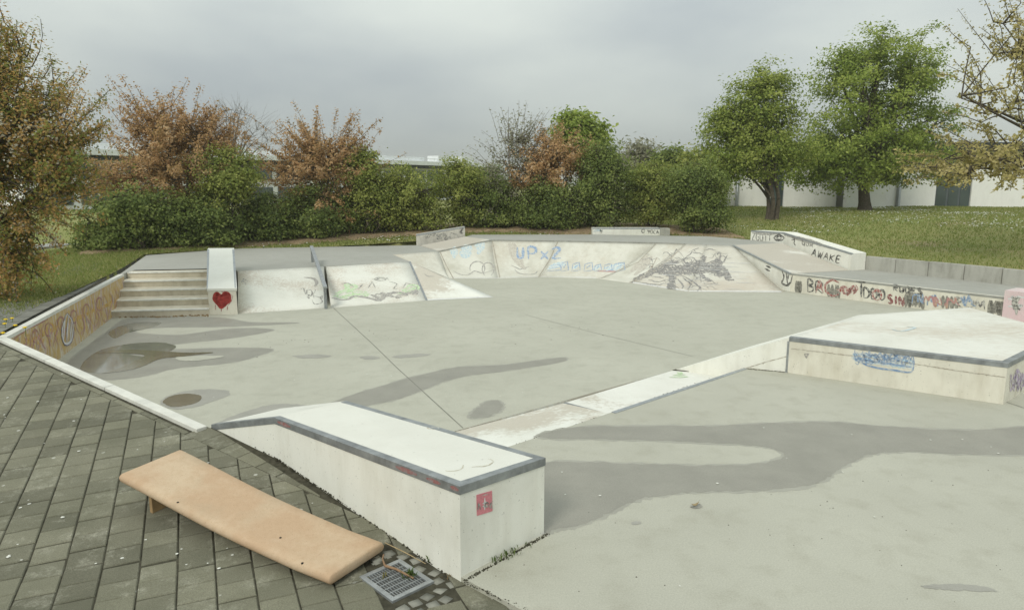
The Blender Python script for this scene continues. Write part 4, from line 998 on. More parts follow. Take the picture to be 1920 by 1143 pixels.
ribbons([smoothst([(640, 532), (652, 530), (664, 538)]), smoothst([(690, 540), (698, 528), (704, 540)]), ell(713, 523, 11, 3, 0, 340), smoothst([(730, 528), (744, 532), (738, 541), (745, 541)]), smoothst([(755, 540), (762, 530), (775, 535)]), scrib(700, 520, 728, 526, 8, 3), smoothst([(672, 541), (680, 533)]), [(782, 537), (780, 552)]], .028, 'ramp2', K2, r2)
ribbons([smoothst([(585, 562), (590, 570), (604, 567), (600, 558), (588, 555)]), scrib(575, 545, 590, 560, 9, 5, .6), scrib(560, 540, 590, 552, 9, 15, .6), [(601, 556), (602, 561)], [(604, 554), (604, 560)], smoothst([(452, 530), (457, 522), (464, 528)]), smoothst([(455, 526), (461, 533)])], .028, 'ramp1', K2, r1)
ribbons([smoothst([(570, 520), (588, 522), (594, 530), (590, 537)])], .09, 'ramp1', GY, r1)
# heart on the ledge front
hs_ = []
for k_ in (1.0, .8, .6, .4, .2, .05): hs_.append(smoothst([(415, 557 - 2), (408, 549 + (1 - k_) * 5), (402 + (1 - k_) * 8, 552), (401 + (1 - k_) * 9, 561), (408, 570 - (1 - k_) * 5), (415, 577 - (1 - k_) * 12), (424, 570 - (1 - k_) * 5), (431 - (1 - k_) * 10, 562), (430 - (1 - k_) * 9, 551), (422, 548 + (1 - k_) * 5), (415, 557 - 2)]))
ribbons(hs_, .045, 'hubba', spraymat('heart_red', (0.36, 0.045, 0.04), 0, (.36, .07, .06)), hb, lift=.005, taper=False, step=2)
ribbons([[(408, 559), (424, 559)], [(410, 564), (421, 564)], [(412, 569), (419, 569)]], .085, 'hubba', bpy.data.materials['heart_red'], hb, lift=.0045, taper=False, step=2)
ribbons([smoothst([(431, 551), (436, 555), (434, 563), (428, 572)]), [(404, 570), (404, 581)], [(415, 578), (415, 584)], ell(418, 543, 4, 4), [(427, 572), (426, 582)]], .018, 'hubba', RD, hb, lift=.004, step=2)
# left wall
lw = []
for i in range(30):
    t = i / 30; x = 40 + 185 * t + rr.uniform(-4, 4); yt = 622 - 92 * t; yb = 668 - 72 * t
    lw.append(smoothst([(x, yt + rr.uniform(6, 14)), (x + rr.uniform(-6, 6), yt + rr.uniform(15, 30)), (x + rr.uniform(-6, 6), yb - rr.uniform(8, 20)), (x + rr.uniform(-5, 5), yb - rr.uniform(-5, 5))]))
ribbons(lw, .03, 'leftwall', PK, wl, step=3)
lw2 = []
for i in range(16):
    t = (i + .5) / 16; x = 45 + 178 * t; yt = 620 - 92 * t; yb = 666 - 72 * t; lw2.append(smoothst([(x + rr.uniform(-3, 3), yt + 10), (x + rr.uniform(2, 8), (yt + yb) / 2 - 4), (x - rr.uniform(2, 8), (yt + yb) / 2 + 4), (x + rr.uniform(-4, 4), yb - 6)]))
ribbons(lw2, .07, 'leftwall', spraymat('ochre_spray', (.50, .31, .07), .2, (.55, .46, .3)), wl, step=3, lift=.003)
ribbons([[(q_[0] + 5, q_[1]), (q_[0] + 7, q_[1] + 20)] for q_ in [lw2[3][2], lw2[7][1], lw2[9][2], lw2[12][1], lw2[14][1], lw2[15][1]]], .05, 'leftwall', spraymat('faded_violet', (.42, .33, .36), .3, (.5, .44, .33)), wl, step=3, lift=.0045)
ribbons([ell(66 + i * 24, 630 - i * 12, 6, 12, rr.uniform(0, 90), rr.uniform(250, 400)) for i in range(6)] + [smoothst([(25, 636), (50, 616), (90, 598)])], .035, 'leftwall', spraymat('dark_pink', (.33, .14, .15), .3, (.45, .36, .2)), wl, step=3)
ribbons([[(122, 590), (118, 640)], [(128, 592), (124, 642)], [(133, 600), (131, 640)], smoothst([(125, 588), (136, 606), (133, 638), (120, 644), (116, 618), (125, 588)])], .05, 'leftwall', WH, wl, step=3, lift=.006)
ribbons([smoothst([(125, 586), (138, 606), (134, 640), (120, 646), (114, 618), (125, 586)]), [(126, 598), (123, 630)]], .018, 'leftwall', spraymat('navy', (.12, .12, .2), .1, (.4, .4, .4)), wl, step=3, lift=.008)
# back wall lettering
ribbons(text('B', 1515, 547, 1527, 548, 22, .9) + text('R', 1530, 549, 1545, 550, 20, .9) + text('T', 1606, 556, 1624, 557, 26, 1) + text('DDO', 1620, 558, 1662, 564, 20, .8, 4) + text('RUDES', 1676, 545, 1732, 552, 11, .7) , .05, 'backwall', K, gw, step=3)
ribbons(text('A', 1530, 548, 1545, 549, 22, .9) + text('C', 1546, 553, 1578, 556, 28, .9) + [scrib(1580, 529, 1608, 556, 14, 6), scrib(1570, 535, 1606, 552, 14, 16)] + text('O', 1636, 562, 1655, 564, 18, .9), .055, 'backwall', RD, gw, step=3, lift=.006)
ribbons(text('SIN', 1665, 568, 1697, 573, 15, .8), .06, 'backwall', spraymat('dark_red', (.22, .06, .06)), gw, step=3)
ribbons(text('ROM', 1790, 575, 1850, 580, 16, .8), .045, 'backwall', K2, gw, step=3)
sm_ = []
for x0, x1 in ((1494, 1500), (1555, 1572), (1700, 1712), (1716, 1730), (1768, 1792), (1856, 1872), (1872, 1888)):
    for q_ in range(4):
        x = x0 + (x1 - x0) * q_ / 3; yb = 548 + (x - 1490) * .1; sm_.append([(x + rr.uniform(-2, 2), yb - 22), (x + rr.uniform(-2, 2), yb + rr.uniform(0, 10))])
ribbons(sm_, .09, 'backwall', spraymat('grey_smear', (.20, .195, .17), .3, (.4, .38, .32)), gw, lift=.003)
ribbons([scrib(1712, 548, 1735, 570, 12, 8), scrib(1740, 552, 1762, 575, 12, 9), scrib(1800, 552, 1826, 575, 12, 10)], .035, 'backwall', BL, gw, lift=.005)
ribbons([scrib(1735, 550, 1765, 575, 12, 18), scrib(1770, 556, 1800, 578, 10, 19)], .04, 'backwall', PK, gw, lift=.006)
ribbons([[(1474, 510), (1477, 532), (1481, 530)], smoothst([(1466, 507), (1470, 520), (1466, 530), (1476, 535), (1482, 530), (1486, 516)]), [(1470, 513), (1470, 521)], [(1478, 515), (1478, 523)], [(1436, 498), (1446, 502)], [(1434, 503), (1444, 508)]], .05, ['arwall', 'backwall'], K, ar, step=2)
ribbons([scrib(1893, 556, 1919, 560, 12, 71), scrib(1893, 572, 1919, 576, 12, 72)], .06, 'pink', WH, pk, lift=.003)
ribbons(text('K', 1901, 580, 1915, 581, 22, .9) + [[(1899, 560), (1906, 580)], [(1905, 556), (1906, 590)]], .07, 'pink', K2, pk)
ribbons(text('AWAKE', 1521, 479, 1578, 494, 12, .72, lean=.25), .045, 'awake', K, [o for o in bpy.data.objects if o.name == 'ramp_ledge'][0], step=2)
al = bpy.data.objects['ramp_ledge']
ribbons([ell(1461, 446, 9, 5), ell(1461, 446, 4, 3), smoothst([(1450, 446), (1461, 439), (1472, 447)]), smoothst([(1484, 450), (1490, 449), (1489, 456), (1492, 460)])], .045, 'awake', K, al, step=2)
ribbons(text('ZGUIT', 1410, 450, 1448, 452, 12, .75) + text('QOM', 1504, 459, 1526, 464, 7, .7), .04, 'awake', K2, al, step=2)
ribbons([[(1470, 440), (1520, 452), (1560, 466)], [(1480, 443), (1530, 457)], [(1412, 437), (1460, 438)]], .10, 'awake', spraymat('smudge', (.30, .29, .27), .4), al, lift=.003)
ribbons(text('Z', 862, 437, 869, 437, 8, .9), .06, 'ledge1', K, bpy.data.objects['low_ledge'], step=2)
ribbons([scrib(795, 436, 860, 450, 22, 21), scrib(800, 438, 850, 448, 16, 22)], .035, 'ledge1', K2, bpy.data.objects['low_ledge'], step=2)
lg2 = bpy.data.objects['low_ledge.001']
ribbons(text('YOCA', 1214, 438, 1236, 438, 6.5, .8) + text('Y', 1125, 437, 1130, 437, 6, .9) + [ell(1206, 433, 3, 3)], .04, 'ledge2', K2, lg2, step=2)
ribbons([[(1112, 434), (1122, 431), (1130, 434)]], .08, 'ledge2', LB, lg2, step=2)
# funbox scrawl
bs = [scrib(1603, 657 + k_ * 4, 1712, 668 + k_ * 4, 40, 30 + k_) for k_ in range(5)]
ribbons(bs, .016, 'funbox', BL, fb, step=3)
ribbons([smoothst([(1603, 655), (1606, 675), (1640, 688), (1680, 694), (1708, 697), (1714, 680), (1712, 668)]), [(1604, 672), (1710, 688)]], .022, 'funbox', BL, fb, step=3)
ribbons([[(1604 + 10 * k_, 660 + k_ * 1.3), (1607 + 10 * k_, 678 + k_ * 1.4)] for k_ in range(11)], .10, 'funbox', LB, fb, lift=.003)
ribbons([[(1484, 653), (1560, 662), (1680, 676), (1780, 692), (1886, 707)]], .008, 'funbox', BW_, fb, taper=False, jit=.5)
ribbons([[(1398, 690), (1440, 677), (1478, 667)]], .008, ['sidebank'], BW_, fb, taper=False)
ribbons([[(1508, 663), (1516, 663), (1512, 670), (1508, 663)]], .02, 'funbox', GY, fb, step=2)
ribbons([smoothst([(1672, 617), (1690, 621), (1716, 614), (1700, 613)])], .05, 'funtop', LB, fb)
ribbons([scrib(1895, 690, 1918, 735, 14, 41), scrib(1896, 700, 1919, 745, 14, 42)], .05, 'funbox', spraymat('violet_spray', (.38, .30, .45), .5), fb)
# green on the strip
ribbons([[(1262, 703), (1285, 702)], [(1255, 707), (1290, 706)], [(1270, 699), (1280, 699)], [(1150, 727), (1115, 737)]], .07, 'strip', GN, ss, lift=.004)
# near box: scratches, sticker
ribbons([smoothst([(795, 828), (830, 842), (880, 848), (925, 843)]), smoothst([(815, 878), (845, 884), (868, 878), (862, 866), (840, 864)]), smoothst([(885, 876), (910, 874), (925, 866), (915, 860)]), ell(812, 803, 10, 2.5)], .012, 'neartop', spraymat('scratch', (.42, .38, .28), .4), nb, jit=.6)
ribbons([[(705, 803), (718, 802)], [(560, 768), (600, 762)], [(690, 815), (700, 818)]], .008, 'neartop', BW_, nb)
rs = [(520, 786, 545, 796), (742, 870, 782, 885), (800, 892, 826, 902), (845, 908, 860, 914)]
cp_ = [o for o in nb.children if o.name.startswith('coping')][0]
me_ = cp_.data; GEO['cope'] = ([v.co + WO[cp_.name] for v in me_.vertices], [tuple(p.vertices) for p in me_.polygons])
ribbons([[(x0, y0 + 4), (x1, y1 + 4)] for x0, y0, x1, y1 in rs], .03, 'cope', spraymat('old_red', (.30, .13, .12), .3, (.27, .28, .28)), nb, lift=.0015)
sq = [(893, 927), (922, 919), (923, 957), (894, 966)]
hv = [bvh('nearbox').ray_cast(CAMP, ray(*p).normalized()) for p in sq]
stk = mesh('sticker', [h[0] + h[1] * .003 for h in hv] + [h[0] + h[1] * .0005 for h in hv], [(0, 1, 2, 3), (0, 4, 5, 1), (1, 5, 6, 2), (2, 6, 7, 3), (3, 7, 4, 0)], plain('sticker_pink', (0.60, 0.22, 0.25), .5, .15, 60), nb)
ribbons([scrib(897 + 22 * k_, 934, 898 + 22 * k_, 958, 8, 60 + k_, .8) for k_ in range(2)] + [[(903, 928), (914, 925)]], .006, 'nearbox', K2, stk, lift=.005, step=2, name='print')
ribbons([[(904, 948), (913, 946)], [(904, 943), (912, 940)], [(908, 932), (908, 955)]], .014, 'nearbox', WH, stk, lift=.0045, step=2, name='print')
ribbons([ell(912, 945, 3, 4)], .010, 'nearbox', K, stk, lift=.006, step=1, name='print')
# ------------------------------------------------------------------ buildings
M['bwhite'] = wallpaint('white_render', (0.83, 0.83, 0.81), (0.66, 0.655, 0.63), 0.3)
M['bshade'] = plain('shaded_white_render', (0.40, 0.40, 0.39), .8, .08, 3)  # the white walls again, with their shade painted in as grey
M['fascia'] = plain('dark_fascia', (0.035, 0.04, 0.042), .6, .2, 4)
M['frame'] = plain('window_frame', (0.10, 0.115, 0.125), .5, .1, 6)
g = G('window_glass'); M['glass'] = g.done(g.mix(g.noise(.9, 3), (0.03, 0.045, 0.05), (0.10, 0.13, 0.13)), .08, .6)
M['metalroof'] = plain('pale_metal_roof', (0.74, 0.76, 0.76), .45, .08, 2, .4, .2)
def quadbox(name, p0, p1, depth, z0, z1, mat, parent, bevel=0):
    d = (p1 - p0); d.z = 0; n = Vector((-d.y, d.x, 0)).normalized()
    if n.y < 0: n = -n
    return prism(name, [xy(p0), xy(p1), xy(p1 + n * depth), xy(p0 + n * depth)], z1, z0, mat, parent, bevel=bevel)
def dip(name, p, z0, z1, r, mat, parent):
    v = []; f = []; k = 10
    for z in (z0, z1): v += [Vector((p.x + r * math.cos(i * 2 * math.pi / k), p.y + r * math.sin(i * 2 * math.pi / k), z)) for i in range(k)]
    for i in range(k): f.append((i, (i + 1) % k, k + (i + 1) % k, k + i))
    return mesh(name, v, f + [tuple(range(k, 2 * k))], mat, parent, smooth=True)
BY = 38.0; bz = .6
def bp(px, Y=BY): q = PY(px, 345, Y); q.z = 0; return q
rb = thing('school_building', bp(1640) + Vector((0, 0, .6)), 'long low white building with flat dark roof behind the maples', 'building')
ztop = 2.32 + 50 / F * BY + .25
for x0, x1, Y in ((1335, 1446, BY), (1471, 1570, BY), (1590, 1664, BY - .9), (1664, 1756, BY), (1823, 2300, BY)):
    quadbox('wall', bp(x0, Y), bp(x1, Y), .4, .3, ztop, M['bwhite'], rb)
quadbox('wall', bp(1568, BY + .5), bp(1592, BY + .5), .3, .3, ztop, M['bshade'], rb)  # recessed wall, its shade put into the colour
pr = bp(1664, BY - .9); quadbox('wall', pr + Vector((0, .02, 0)), pr + Vector((.02, .9, 0)), .05, .3, ztop - .01, M['bshade'], rb)  # return face at the corner, darkened by colour to look shaded
for x0, x1, nm in ((1446, 1471, 1), (1756, 1823, 3)):
    w_ = quadbox('window', bp(x0, BY + .12), bp(x1, BY + .12), .08, .9, ztop, M['frame'], rb)
    for k_ in range(nm):
        a0 = x0 + (x1 - x0) * k_ / nm + 2; a1 = x0 + (x1 - x0) * (k_ + 1) / nm - 2
        quadbox('pane', bp(a0, BY + .10), bp(a1, BY + .10), .02, 1.15, 2.75, M['glass'], w_); quadbox('pane', bp(a0, BY + .10), bp(a1, BY + .10), .02, 2.85, ztop - .1, M['glass'], w_)
dip('downpipe', bp(1687, BY - .12), .9, ztop, .10, M['steel'], rb); dip('downpipe', bp(1383, BY - .12), .9, ztop, .09, M['steel'], rb)
quadbox('roof', bp(1400, BY - .5), bp(2320, BY - .5), 9, ztop + .003, ztop + .45, M['fascia'], rb)
# quadbox('upper_wall', bp(1322, BY + 1), bp(2310, BY + 1), 6, ztop + .96, ztop + 1.6, M['bgrey'], rb)

# long building behind the hedge
L0 = PY(40, 300, 42); L1 = PY(935, 309, 80); L0.z = L1.z = 0
lb_ = thing('hall_building', lerp(L0, L1, .5) + Vector((0, 0, .6)), 'long pale building with metal roof edge far behind the hedge', 'building')
ln = (L1 - L0).normalized(); zt_ = 2.32 + 2.05; nrm = Vector((-ln.y, ln.x, 0))
LL = (L1 - L0).length
quadbox('wall', L0 + nrm * .3, L1 + nrm * .3, 9, 0, zt_ - .3, M['bwhite'], lb_)
quadbox('roof', L0 - nrm * .5, L1 - nrm * .5, 10.5, zt_ - .25, zt_ + .12, M['metalroof'], lb_)
quadbox('upper_roof', L0 + nrm * 2 + ln * 3, L1 + nrm * 2 - ln * 10, 4, zt_ + .2, zt_ + .62, M['metalroof'], lb_)
quadbox('soffit', L0 - nrm * .2, L1 - nrm * .2, .45, zt_ - .55, zt_ - .26, M['fascia'], lb_)
for z0, z1 in ((zt_ - 1.75, zt_ - .75), (zt_ - 3.35, zt_ - 2.3)):
    nw = 16
    for i in range(nw):
        p0 = L0 + ln * (LL * i / nw + .25); p1 = L0 + ln * (LL * (i + 1) / nw - .25)
        w_ = quadbox('window', p0 + nrm * .22, p1 + nrm * .22, .1, z0, z1, M['frame'], lb_)
        quadbox('pane', p0 + ln * .1 + nrm * .19, p1 - ln * .1 + nrm * .19, .02, z0 + .1, z1 - .1, M['glass'], w_)
quadbox('railing', L0 + ln * 2 - nrm * .1, L1 - ln * 8 - nrm * .1, .05, zt_ + .38, zt_ + .43, M['metalroof'], lb_)
for i in range(20): quadbox('railing_post', L0 + ln * (3 + (LL - 12) * i / 19) - nrm * .09, L0 + ln * (3.06 + (LL - 12) * i / 19) - nrm * .09, .05, zt_ + .1, zt_ + .378, M['metalroof'], lb_)
for px in (770, 800): 
    t = (px - 40) / 895; p = L0 + ln * LL * .78 + ln * (px - 770) * .12
    quadbox('skylight', p - nrm * .2, p + ln * 2 - nrm * .2, 1.5, zt_ + .125, zt_ + .75, M['metalroof'], lb_)

# ------------------------------------------------------------------ vegetation
def tubes(paths, k=5):
    """paths: list of (pts (n,3), radii (n))"""
    V, Q = [], []; s = 0
    ang = np.arange(k) * 2 * np.pi / k
    for pts, rad in paths:
        pts = np.asarray(pts, float); n = len(pts)
        t = np.gradient(pts, axis=0); t /= np.linalg.norm(t, axis=1, keepdims=True) + 1e-9
        ref = np.where(np.abs(t[:, 2:3]) > .9, np.array([[1., 0, 0]]), np.array([[0, 0, 1.]]))
        u = np.cross(t, ref); u /= np.linalg.norm(u, axis=1, keepdims=True) + 1e-9; w = np.cross(t, u)
        ringv = pts[:, None, :] + (u[:, None, :] * np.cos(ang)[None, :, None] + w[:, None, :] * np.sin(ang)[None, :, None]) * np.asarray(rad)[:, None, None]
        V.append(ringv.reshape(-1, 3))
        i = np.arange(n - 1)[:, None] * k; j = np.arange(k)[None, :]
        Q.append(np.stack([s + i + j, s + i + (j + 1) % k, s + i + k + (j + 1) % k, s + i + k + j], -1).reshape(-1, 4)); s += n * k
    return np.concatenate(V), np.concatenate(Q)
def leaves(C, size, rs, up=.35, aspect=.62, tintc=None, spread=.22, out=None):
    """one folded quad per leaf"""
    n = len(C)
    nrm = rs.normal(size=(n, 3))
    if out is None: nrm[:, 2] = np.abs(nrm[:, 2]) + up
    else:
        o_ = out / (np.linalg.norm(out, axis=1, keepdims=True) + 1e-6); nrm = nrm * .62 + o_ * .9 + np.array([0, 0, .65])
    nrm /= np.linalg.norm(nrm, axis=1, keepdims=True)
    t = rs.normal(size=(n, 3)); t -= (t * nrm).sum(1, keepdims=True) * nrm; t /= np.linalg.norm(t, axis=1, keepdims=True); b = np.cross(nrm, t)
    s = (size * rs.uniform(.6, 1.3, n))[:, None]
    V = np.empty((n, 4, 3)); V[:, 0] = C - t * s * .5; V[:, 1] = C + b * s * .5 * aspect + nrm * s * .10 - t * s * .08; V[:, 2] = C + t * s * .55 - nrm * s * .08; V[:, 3] = C - b * s * .5 * aspect + nrm * s * .10 - t * s * .08
    tint = np.clip((tintc if tintc is not None else .5) + rs.normal(size=n) * spread, 0, 1)
    return V.reshape(-1, 3), np.arange(n * 4).reshape(-1, 4), np.repeat(tint, 4)
BARK = plain('bark', (0.10, 0.085, 0.065), .9, .35, 14, .1, 0, .5); BARK2 = plain('grey_bark', (0.19, 0.17, 0.145), .9, .3, 14, .1, 0, .5)
def bez(a, b, rs, sag=.15, n=6):
    a = np.asarray(a, float); b = np.asarray(b, float); L = np.linalg.norm(b - a); m = (a + b) / 2 + rs.normal(size=3) * L * .08 + np.array([0, 0, L * sag])
    t = np.linspace(0, 1, n)[:, None]; return a * (1 - t) ** 2 + 2 * m * t * (1 - t) + b * t ** 2
GREEN = leafmat('maple_leaves', [(0, (0.160, 0.225, 0.036)), (.5, (0.285, 0.365, 0.066)), (1, (0.44, 0.50, 0.125))], .45)
DARKG = leafmat('hedge_leaves', [(0, (0.110, 0.155, 0.040)), (.5, (0.185, 0.240, 0.060)), (1, (0.32, 0.37, 0.105))], .45)
OLIVE = leafmat('olive_leaves', [(0, (0.165, 0.215, 0.045)), (.5, (0.28, 0.32, 0.070)), (1, (0.43, 0.45, 0.13))], .45)
RUST = leafmat('copper_leaves', [(0, (0.31, 0.215, 0.080)), (.35, (0.46, 0.285, 0.125)), (.7, (0.59, 0.38, 0.195)), (1, (0.62, 0.48, 0.30))], .45)
RUSTG = leafmat('copper_green_leaves', [(0, (0.175, 0.235, 0.055)), (.40, (0.30, 0.295, 0.075)), (.62, (0.48, 0.31, 0.10)), (.9, (0.60, 0.38, 0.15)), (1, (0.62, 0.60, 0.48))], .45)
GOLD = leafmat('bronze_leaves', [(0, (0.29, 0.275, 0.085)), (.5, (0.46, 0.395, 0.145)), (1, (0.60, 0.52, 0.26))], .45)
GREY = leafmat('grey_leaves', [(0, (0.21, 0.215, 0.13)), (.5, (0.33, 0.325, 0.22)), (1, (0.46, 0.44, 0.34))], .5)
def tree(name, label, cat, base, blobs, mat, seed, nclu=90, per=110, sig=.28, size=.13, trunk_r=.14, fork=.35, limbs=7, style='clump', group=None, bark=BARK, shell=.55, along=.55, twig=1.0, nstem=1, tint=.5, dens=1.0, ground_z=None, upb=.35):
    """blobs: list of (centre, radii, weight). style clump = round leaf clumps; spray = leaves along outward twigs"""
    rs = np.random.RandomState(seed); base = np.array(base, float)
    th = thing(name, base, label, cat, group)
    bc = np.array([b[0] for b in blobs], float); br = np.array([b[1] for b in blobs], float); bw = np.array([b[2] for b in blobs], float); bw /= bw.sum()
    wood = []; nodes = []; topz = (bc[:, 2] + br[:, 2]).max(); cen = (bc * bw[:, None]).sum(0)
    # stems and limbs
    stems = []
    for s in range(nstem):
        off = rs.normal(size=3) * np.array([.12, .12, 0]) * (nstem > 1)
        fk = base + np.array([0, 0, (cen[2] - base[2]) * fork]) + (rs.normal(size=3) * .12 + off * 2) * np.array([1, 1, .2])
        pts = bez(base + off - np.array([0, 0, .06]), fk, rs, .0, 7); r = np.linspace(trunk_r * 1.0, trunk_r * .75, 7); r[0] *= 1.35; r[1] *= 1.1
        wood.append((pts, r / math.sqrt(nstem))); stems.append(fk)
    for i in range(limbs):
        q = rs.choice(len(bc), p=bw); d = rs.normal(size=3); d[2] = abs(d[2]) * .8 - .15; d /= np.linalg.norm(d)
        tip = bc[q] + d * br[q] * rs.uniform(.45, .8); st = stems[i % nstem]
        pts = bez(st, tip, rs, rs.uniform(-.05, .2), 8); wood.append((pts, np.linspace(trunk_r * .55 / math.sqrt(nstem), trunk_r * .10, 8))); nodes.append(pts[2:])
    for st in stems:
        tip = cen + np.array([0, 0, (topz - cen[2]) * .8]) + rs.normal(size=3) * .2; pts = bez(st, tip, rs, 0, 8); wood.append((pts, np.linspace(trunk_r * .7 / math.sqrt(nstem), trunk_r * .1, 8))); nodes.append(pts[1:])
    nodes = np.concatenate(nodes)
    Cs, Ts = [], []
    for i in range(nclu):
        q = rs.choice(len(bc), p=bw); d = rs.normal(size=3); d /= np.linalg.norm(d)
        rad = (shell + (1 - shell) * rs.rand() ** .6) if rs.rand() < .66 else rs.rand() ** .5 * shell
        c = bc[q] + d * br[q] * rad * (rs.uniform(1.0, 1.30) if rs.rand() < .28 else 1.0)
        gz_ = base[2] + .12
        if c[2] < gz_: c[2] = gz_ + rs.rand() * .3
        j = np.argmin(((nodes - c) ** 2).sum(1) + (nodes[:, 2] > c[2] + .3) * .5); a_ = nodes[j]
        if style == 'clump':
            tw = bez(a_, c, rs, .08, 4); wood.append((tw, np.linspace(.018, .006, 4) * twig))
            n = int(per * dens * rs.uniform(.6, 1.4)); sg = sig * rs.uniform(.7, 1.3)
            L = c + rs.normal(size=(n, 3)) * np.array([sg, sg, sg * .62]); Cs.append(L); Ts.append(np.full(n, tint + rs.normal() * .22))
        else:
            out_ = (c - cen); out_[2] = out_[2] * .6 + .35 * np.linalg.norm(out_[:2]) + .25; out_ /= np.linalg.norm(out_) + 1e-9
            e_ = c + (out_ + rs.normal(size=3) * .25) * rs.uniform(.35, 1.0) * along
            tw = np.concatenate([bez(a_, c, rs, .06, 4)[:-1], bez(c, e_, rs, .04, 4)]); wood.append((tw, np.linspace(.016, .004, len(tw)) * twig))
            n = int(per * dens * rs.uniform(.6, 1.4)); u = rs.rand(n) ** .8 * (len(tw) - 1.001); k0 = u.astype(int); fr = (u - k0)[:, None]
            L = tw[k0] * (1 - fr) + tw[k0 + 1] * fr + rs.normal(size=(n, 3)) * sig * (1 - .55 * (u / len(tw)))[:, None]
            keep = u > len(tw) * .22; L = L[keep]; Cs.append(L); Ts.append(np.full(len(L), tint + rs.normal() * .15))
    V, Q = tubes(wood); npmesh('trunk', V, Q, bark, th, origin=base, smooth=True)
    if per > 0:
        C = np.concatenate(Cs); T = np.concatenate(Ts); k = C[:, 2] > base[2] + .03; C, T = C[k], T[k]
        dd = ((C[:, None, :] - bc[None]) / br[None]); qq = np.argmin((dd ** 2).sum(2), 1); V, Q, tt = leaves(C, size, rs, upb, tintc=T, out=C - bc[qq]); npmesh('crown', V, Q, mat, th, tint=tt, origin=base)
    return th
def gz(x, y): return float(lawn(x, y))
def at(px, py, Y): v = PY(px, py, Y); return (v.x, v.y, v.z)
def plant(name, label, cat, px, Y, blobs, mat, seed, **kw):
    """blobs given as (px, py, rx px, ry px, weight[, dY]) at distance Y"""
    B = []
    for b in blobs:
        dy = b[5] if len(b) > 5 else 0.0; s = (Y + dy) / F; c = at(b[0], b[1], Y + dy); B.append((c, (b[2] * s, b[2] * s * .85, b[3] * s), b[4]))
    x = PY(px, 345, Y).x
    return tree(name, label, cat, (x, Y, gz(x, Y)), B, mat, seed, **kw)
# maples on the berm
plant('maple_tree', 'large fresh green maple with broad crown before the white building', 'tree', 1627, 33, [(1640, 200, 118, 132, 3), (1600, 290, 112, 66, 2), (1700, 275, 88, 72, 1.6), (1705, 140, 55, 80, 1), (1585, 130, 50, 52, .6), (1530, 300, 45, 45, .6), (1650, 100, 55, 50, .7)], GREEN, 21, nclu=640, per=90, sig=.26, size=.13, trunk_r=.30, fork=.30, limbs=14, shell=.6)
plant('maple_tree', 'smaller dull green maple with several slim trunks before the building', 'tree', 1447, 30, [(1425, 230, 72, 90, 2.2), (1375, 250, 55, 55, 1.2), (1460, 285, 65, 50, 1.5), (1440, 170, 38, 42, .8), (1390, 305, 62, 35, .8)], leafmat('dull_maple_leaves', [(0, (0.17, 0.235, 0.040)), (.5, (0.295, 0.36, 0.072)), (1, (0.44, 0.48, 0.13))], .45), 22, nclu=400, per=84, sig=.24, size=.118, trunk_r=.20, fork=.25, limbs=9, nstem=3, shell=.6)
# bronze tree leaning in from the right
x_ = PY(2130, 345, 19).x
tree('cherry_tree', 'bronze leaved tree with long open branches beside the retaining wall', 'tree', (x_, 19, gz(x_, 19)), [(at(2010, 190, 18.5), (2.4, 2.2, 2.4), 1.6), (at(1870, 180, 18), (1.4, 1.3, 1.5), 1.1), (at(1850, 310, 17.5), (1.6, 1.3, .50), 1.6), (at(1930, 80, 18.5), (1.2, 1.4, 1.0), .9), (at(1950, 300, 18), (1.6, 1.6, .6), .9)], GOLD, 23,
     nclu=210, per=80, sig=.08, size=.085, trunk_r=.13, fork=.5, limbs=18, style='spray', along=1.2, twig=1.3, shell=.5)
# big copper tree on the left
plant('cherry_tree', 'large copper and green tree overhanging the lawn by the graffiti wall', 'tree', -60, 12.2, [(20, 290, 125, 150, 3), (60, 250, 100, 110, 1.6), (-25, 150, 80, 120, 1.4), (20, 440, 70, 95, 1.4), (-40, 520, 65, 75, 1), (110, 310, 70, 60, .8)], RUSTG, 24, nclu=440, per=180, sig=.11, size=.055, trunk_r=.12, fork=.25, limbs=12, style='spray', along=.75, shell=.5)
# copper shrubs
plant('plum_tree', 'copper leaved plum tree behind the dark hedge near the bare tree', 'tree', 330, 23.5, [(330, 270, 85, 60, 2), (320, 330, 110, 60, 2), (290, 250, 45, 35, .6), (370, 260, 40, 40, .6), (240, 350, 60, 40, .8)], RUST, 25, nclu=330, per=125, sig=.10, size=.085, trunk_r=.10, limbs=10, style='spray', along=1.25, nstem=2, fork=.3)
plant('plum_tree', 'copper leaved plum shrub in front of the long pale roof', 'tree', 600, 25, [(600, 330, 75, 45, 2), (590, 290, 60, 35, 1), (640, 290, 35, 35, .5), (600, 385, 60, 25, .7)], RUST, 26, nclu=230, per=115, sig=.10, size=.09, trunk_r=.09, limbs=9, style='spray', along=1.3, nstem=2, fork=.3)
plant('plum_tree', 'copper topped shrub beside the twiggy grey shrub at mid hedge', 'tree', 1035, 26.5, [(1040, 300, 55, 42, 2), (1010, 330, 50, 45, 1)], RUST, 27, nclu=150, per=85, sig=.13, size=.095, trunk_r=.09, limbs=8, style='spray', along=.7, nstem=2, fork=.3)
plant('twiggy_shrub', 'pale twiggy shrub with bare upright shoots at mid hedge', 'shrub', 965, 26.8, [(965, 310, 40, 65, 2), (945, 345, 45, 45, 1), (985, 260, 25, 30, .5)], GREY, 28, nclu=150, per=28, sig=.12, size=.10, trunk_r=.06, limbs=12, style='spray', along=1.3, nstem=4, fork=.2, bark=BARK2)
plant('bare_tree', 'leafless tree with fine grey twigs behind the copper plum', 'tree', 445, 28, [(445, 240, 55, 45, 2), (470, 265, 45, 30, 1), (425, 215, 25, 25, .5)], GREY, 29, nclu=260, per=0, sig=.1, size=.1, trunk_r=.07, limbs=22, style='spray', along=.6, bark=BARK2, twig=.42, fork=.5)
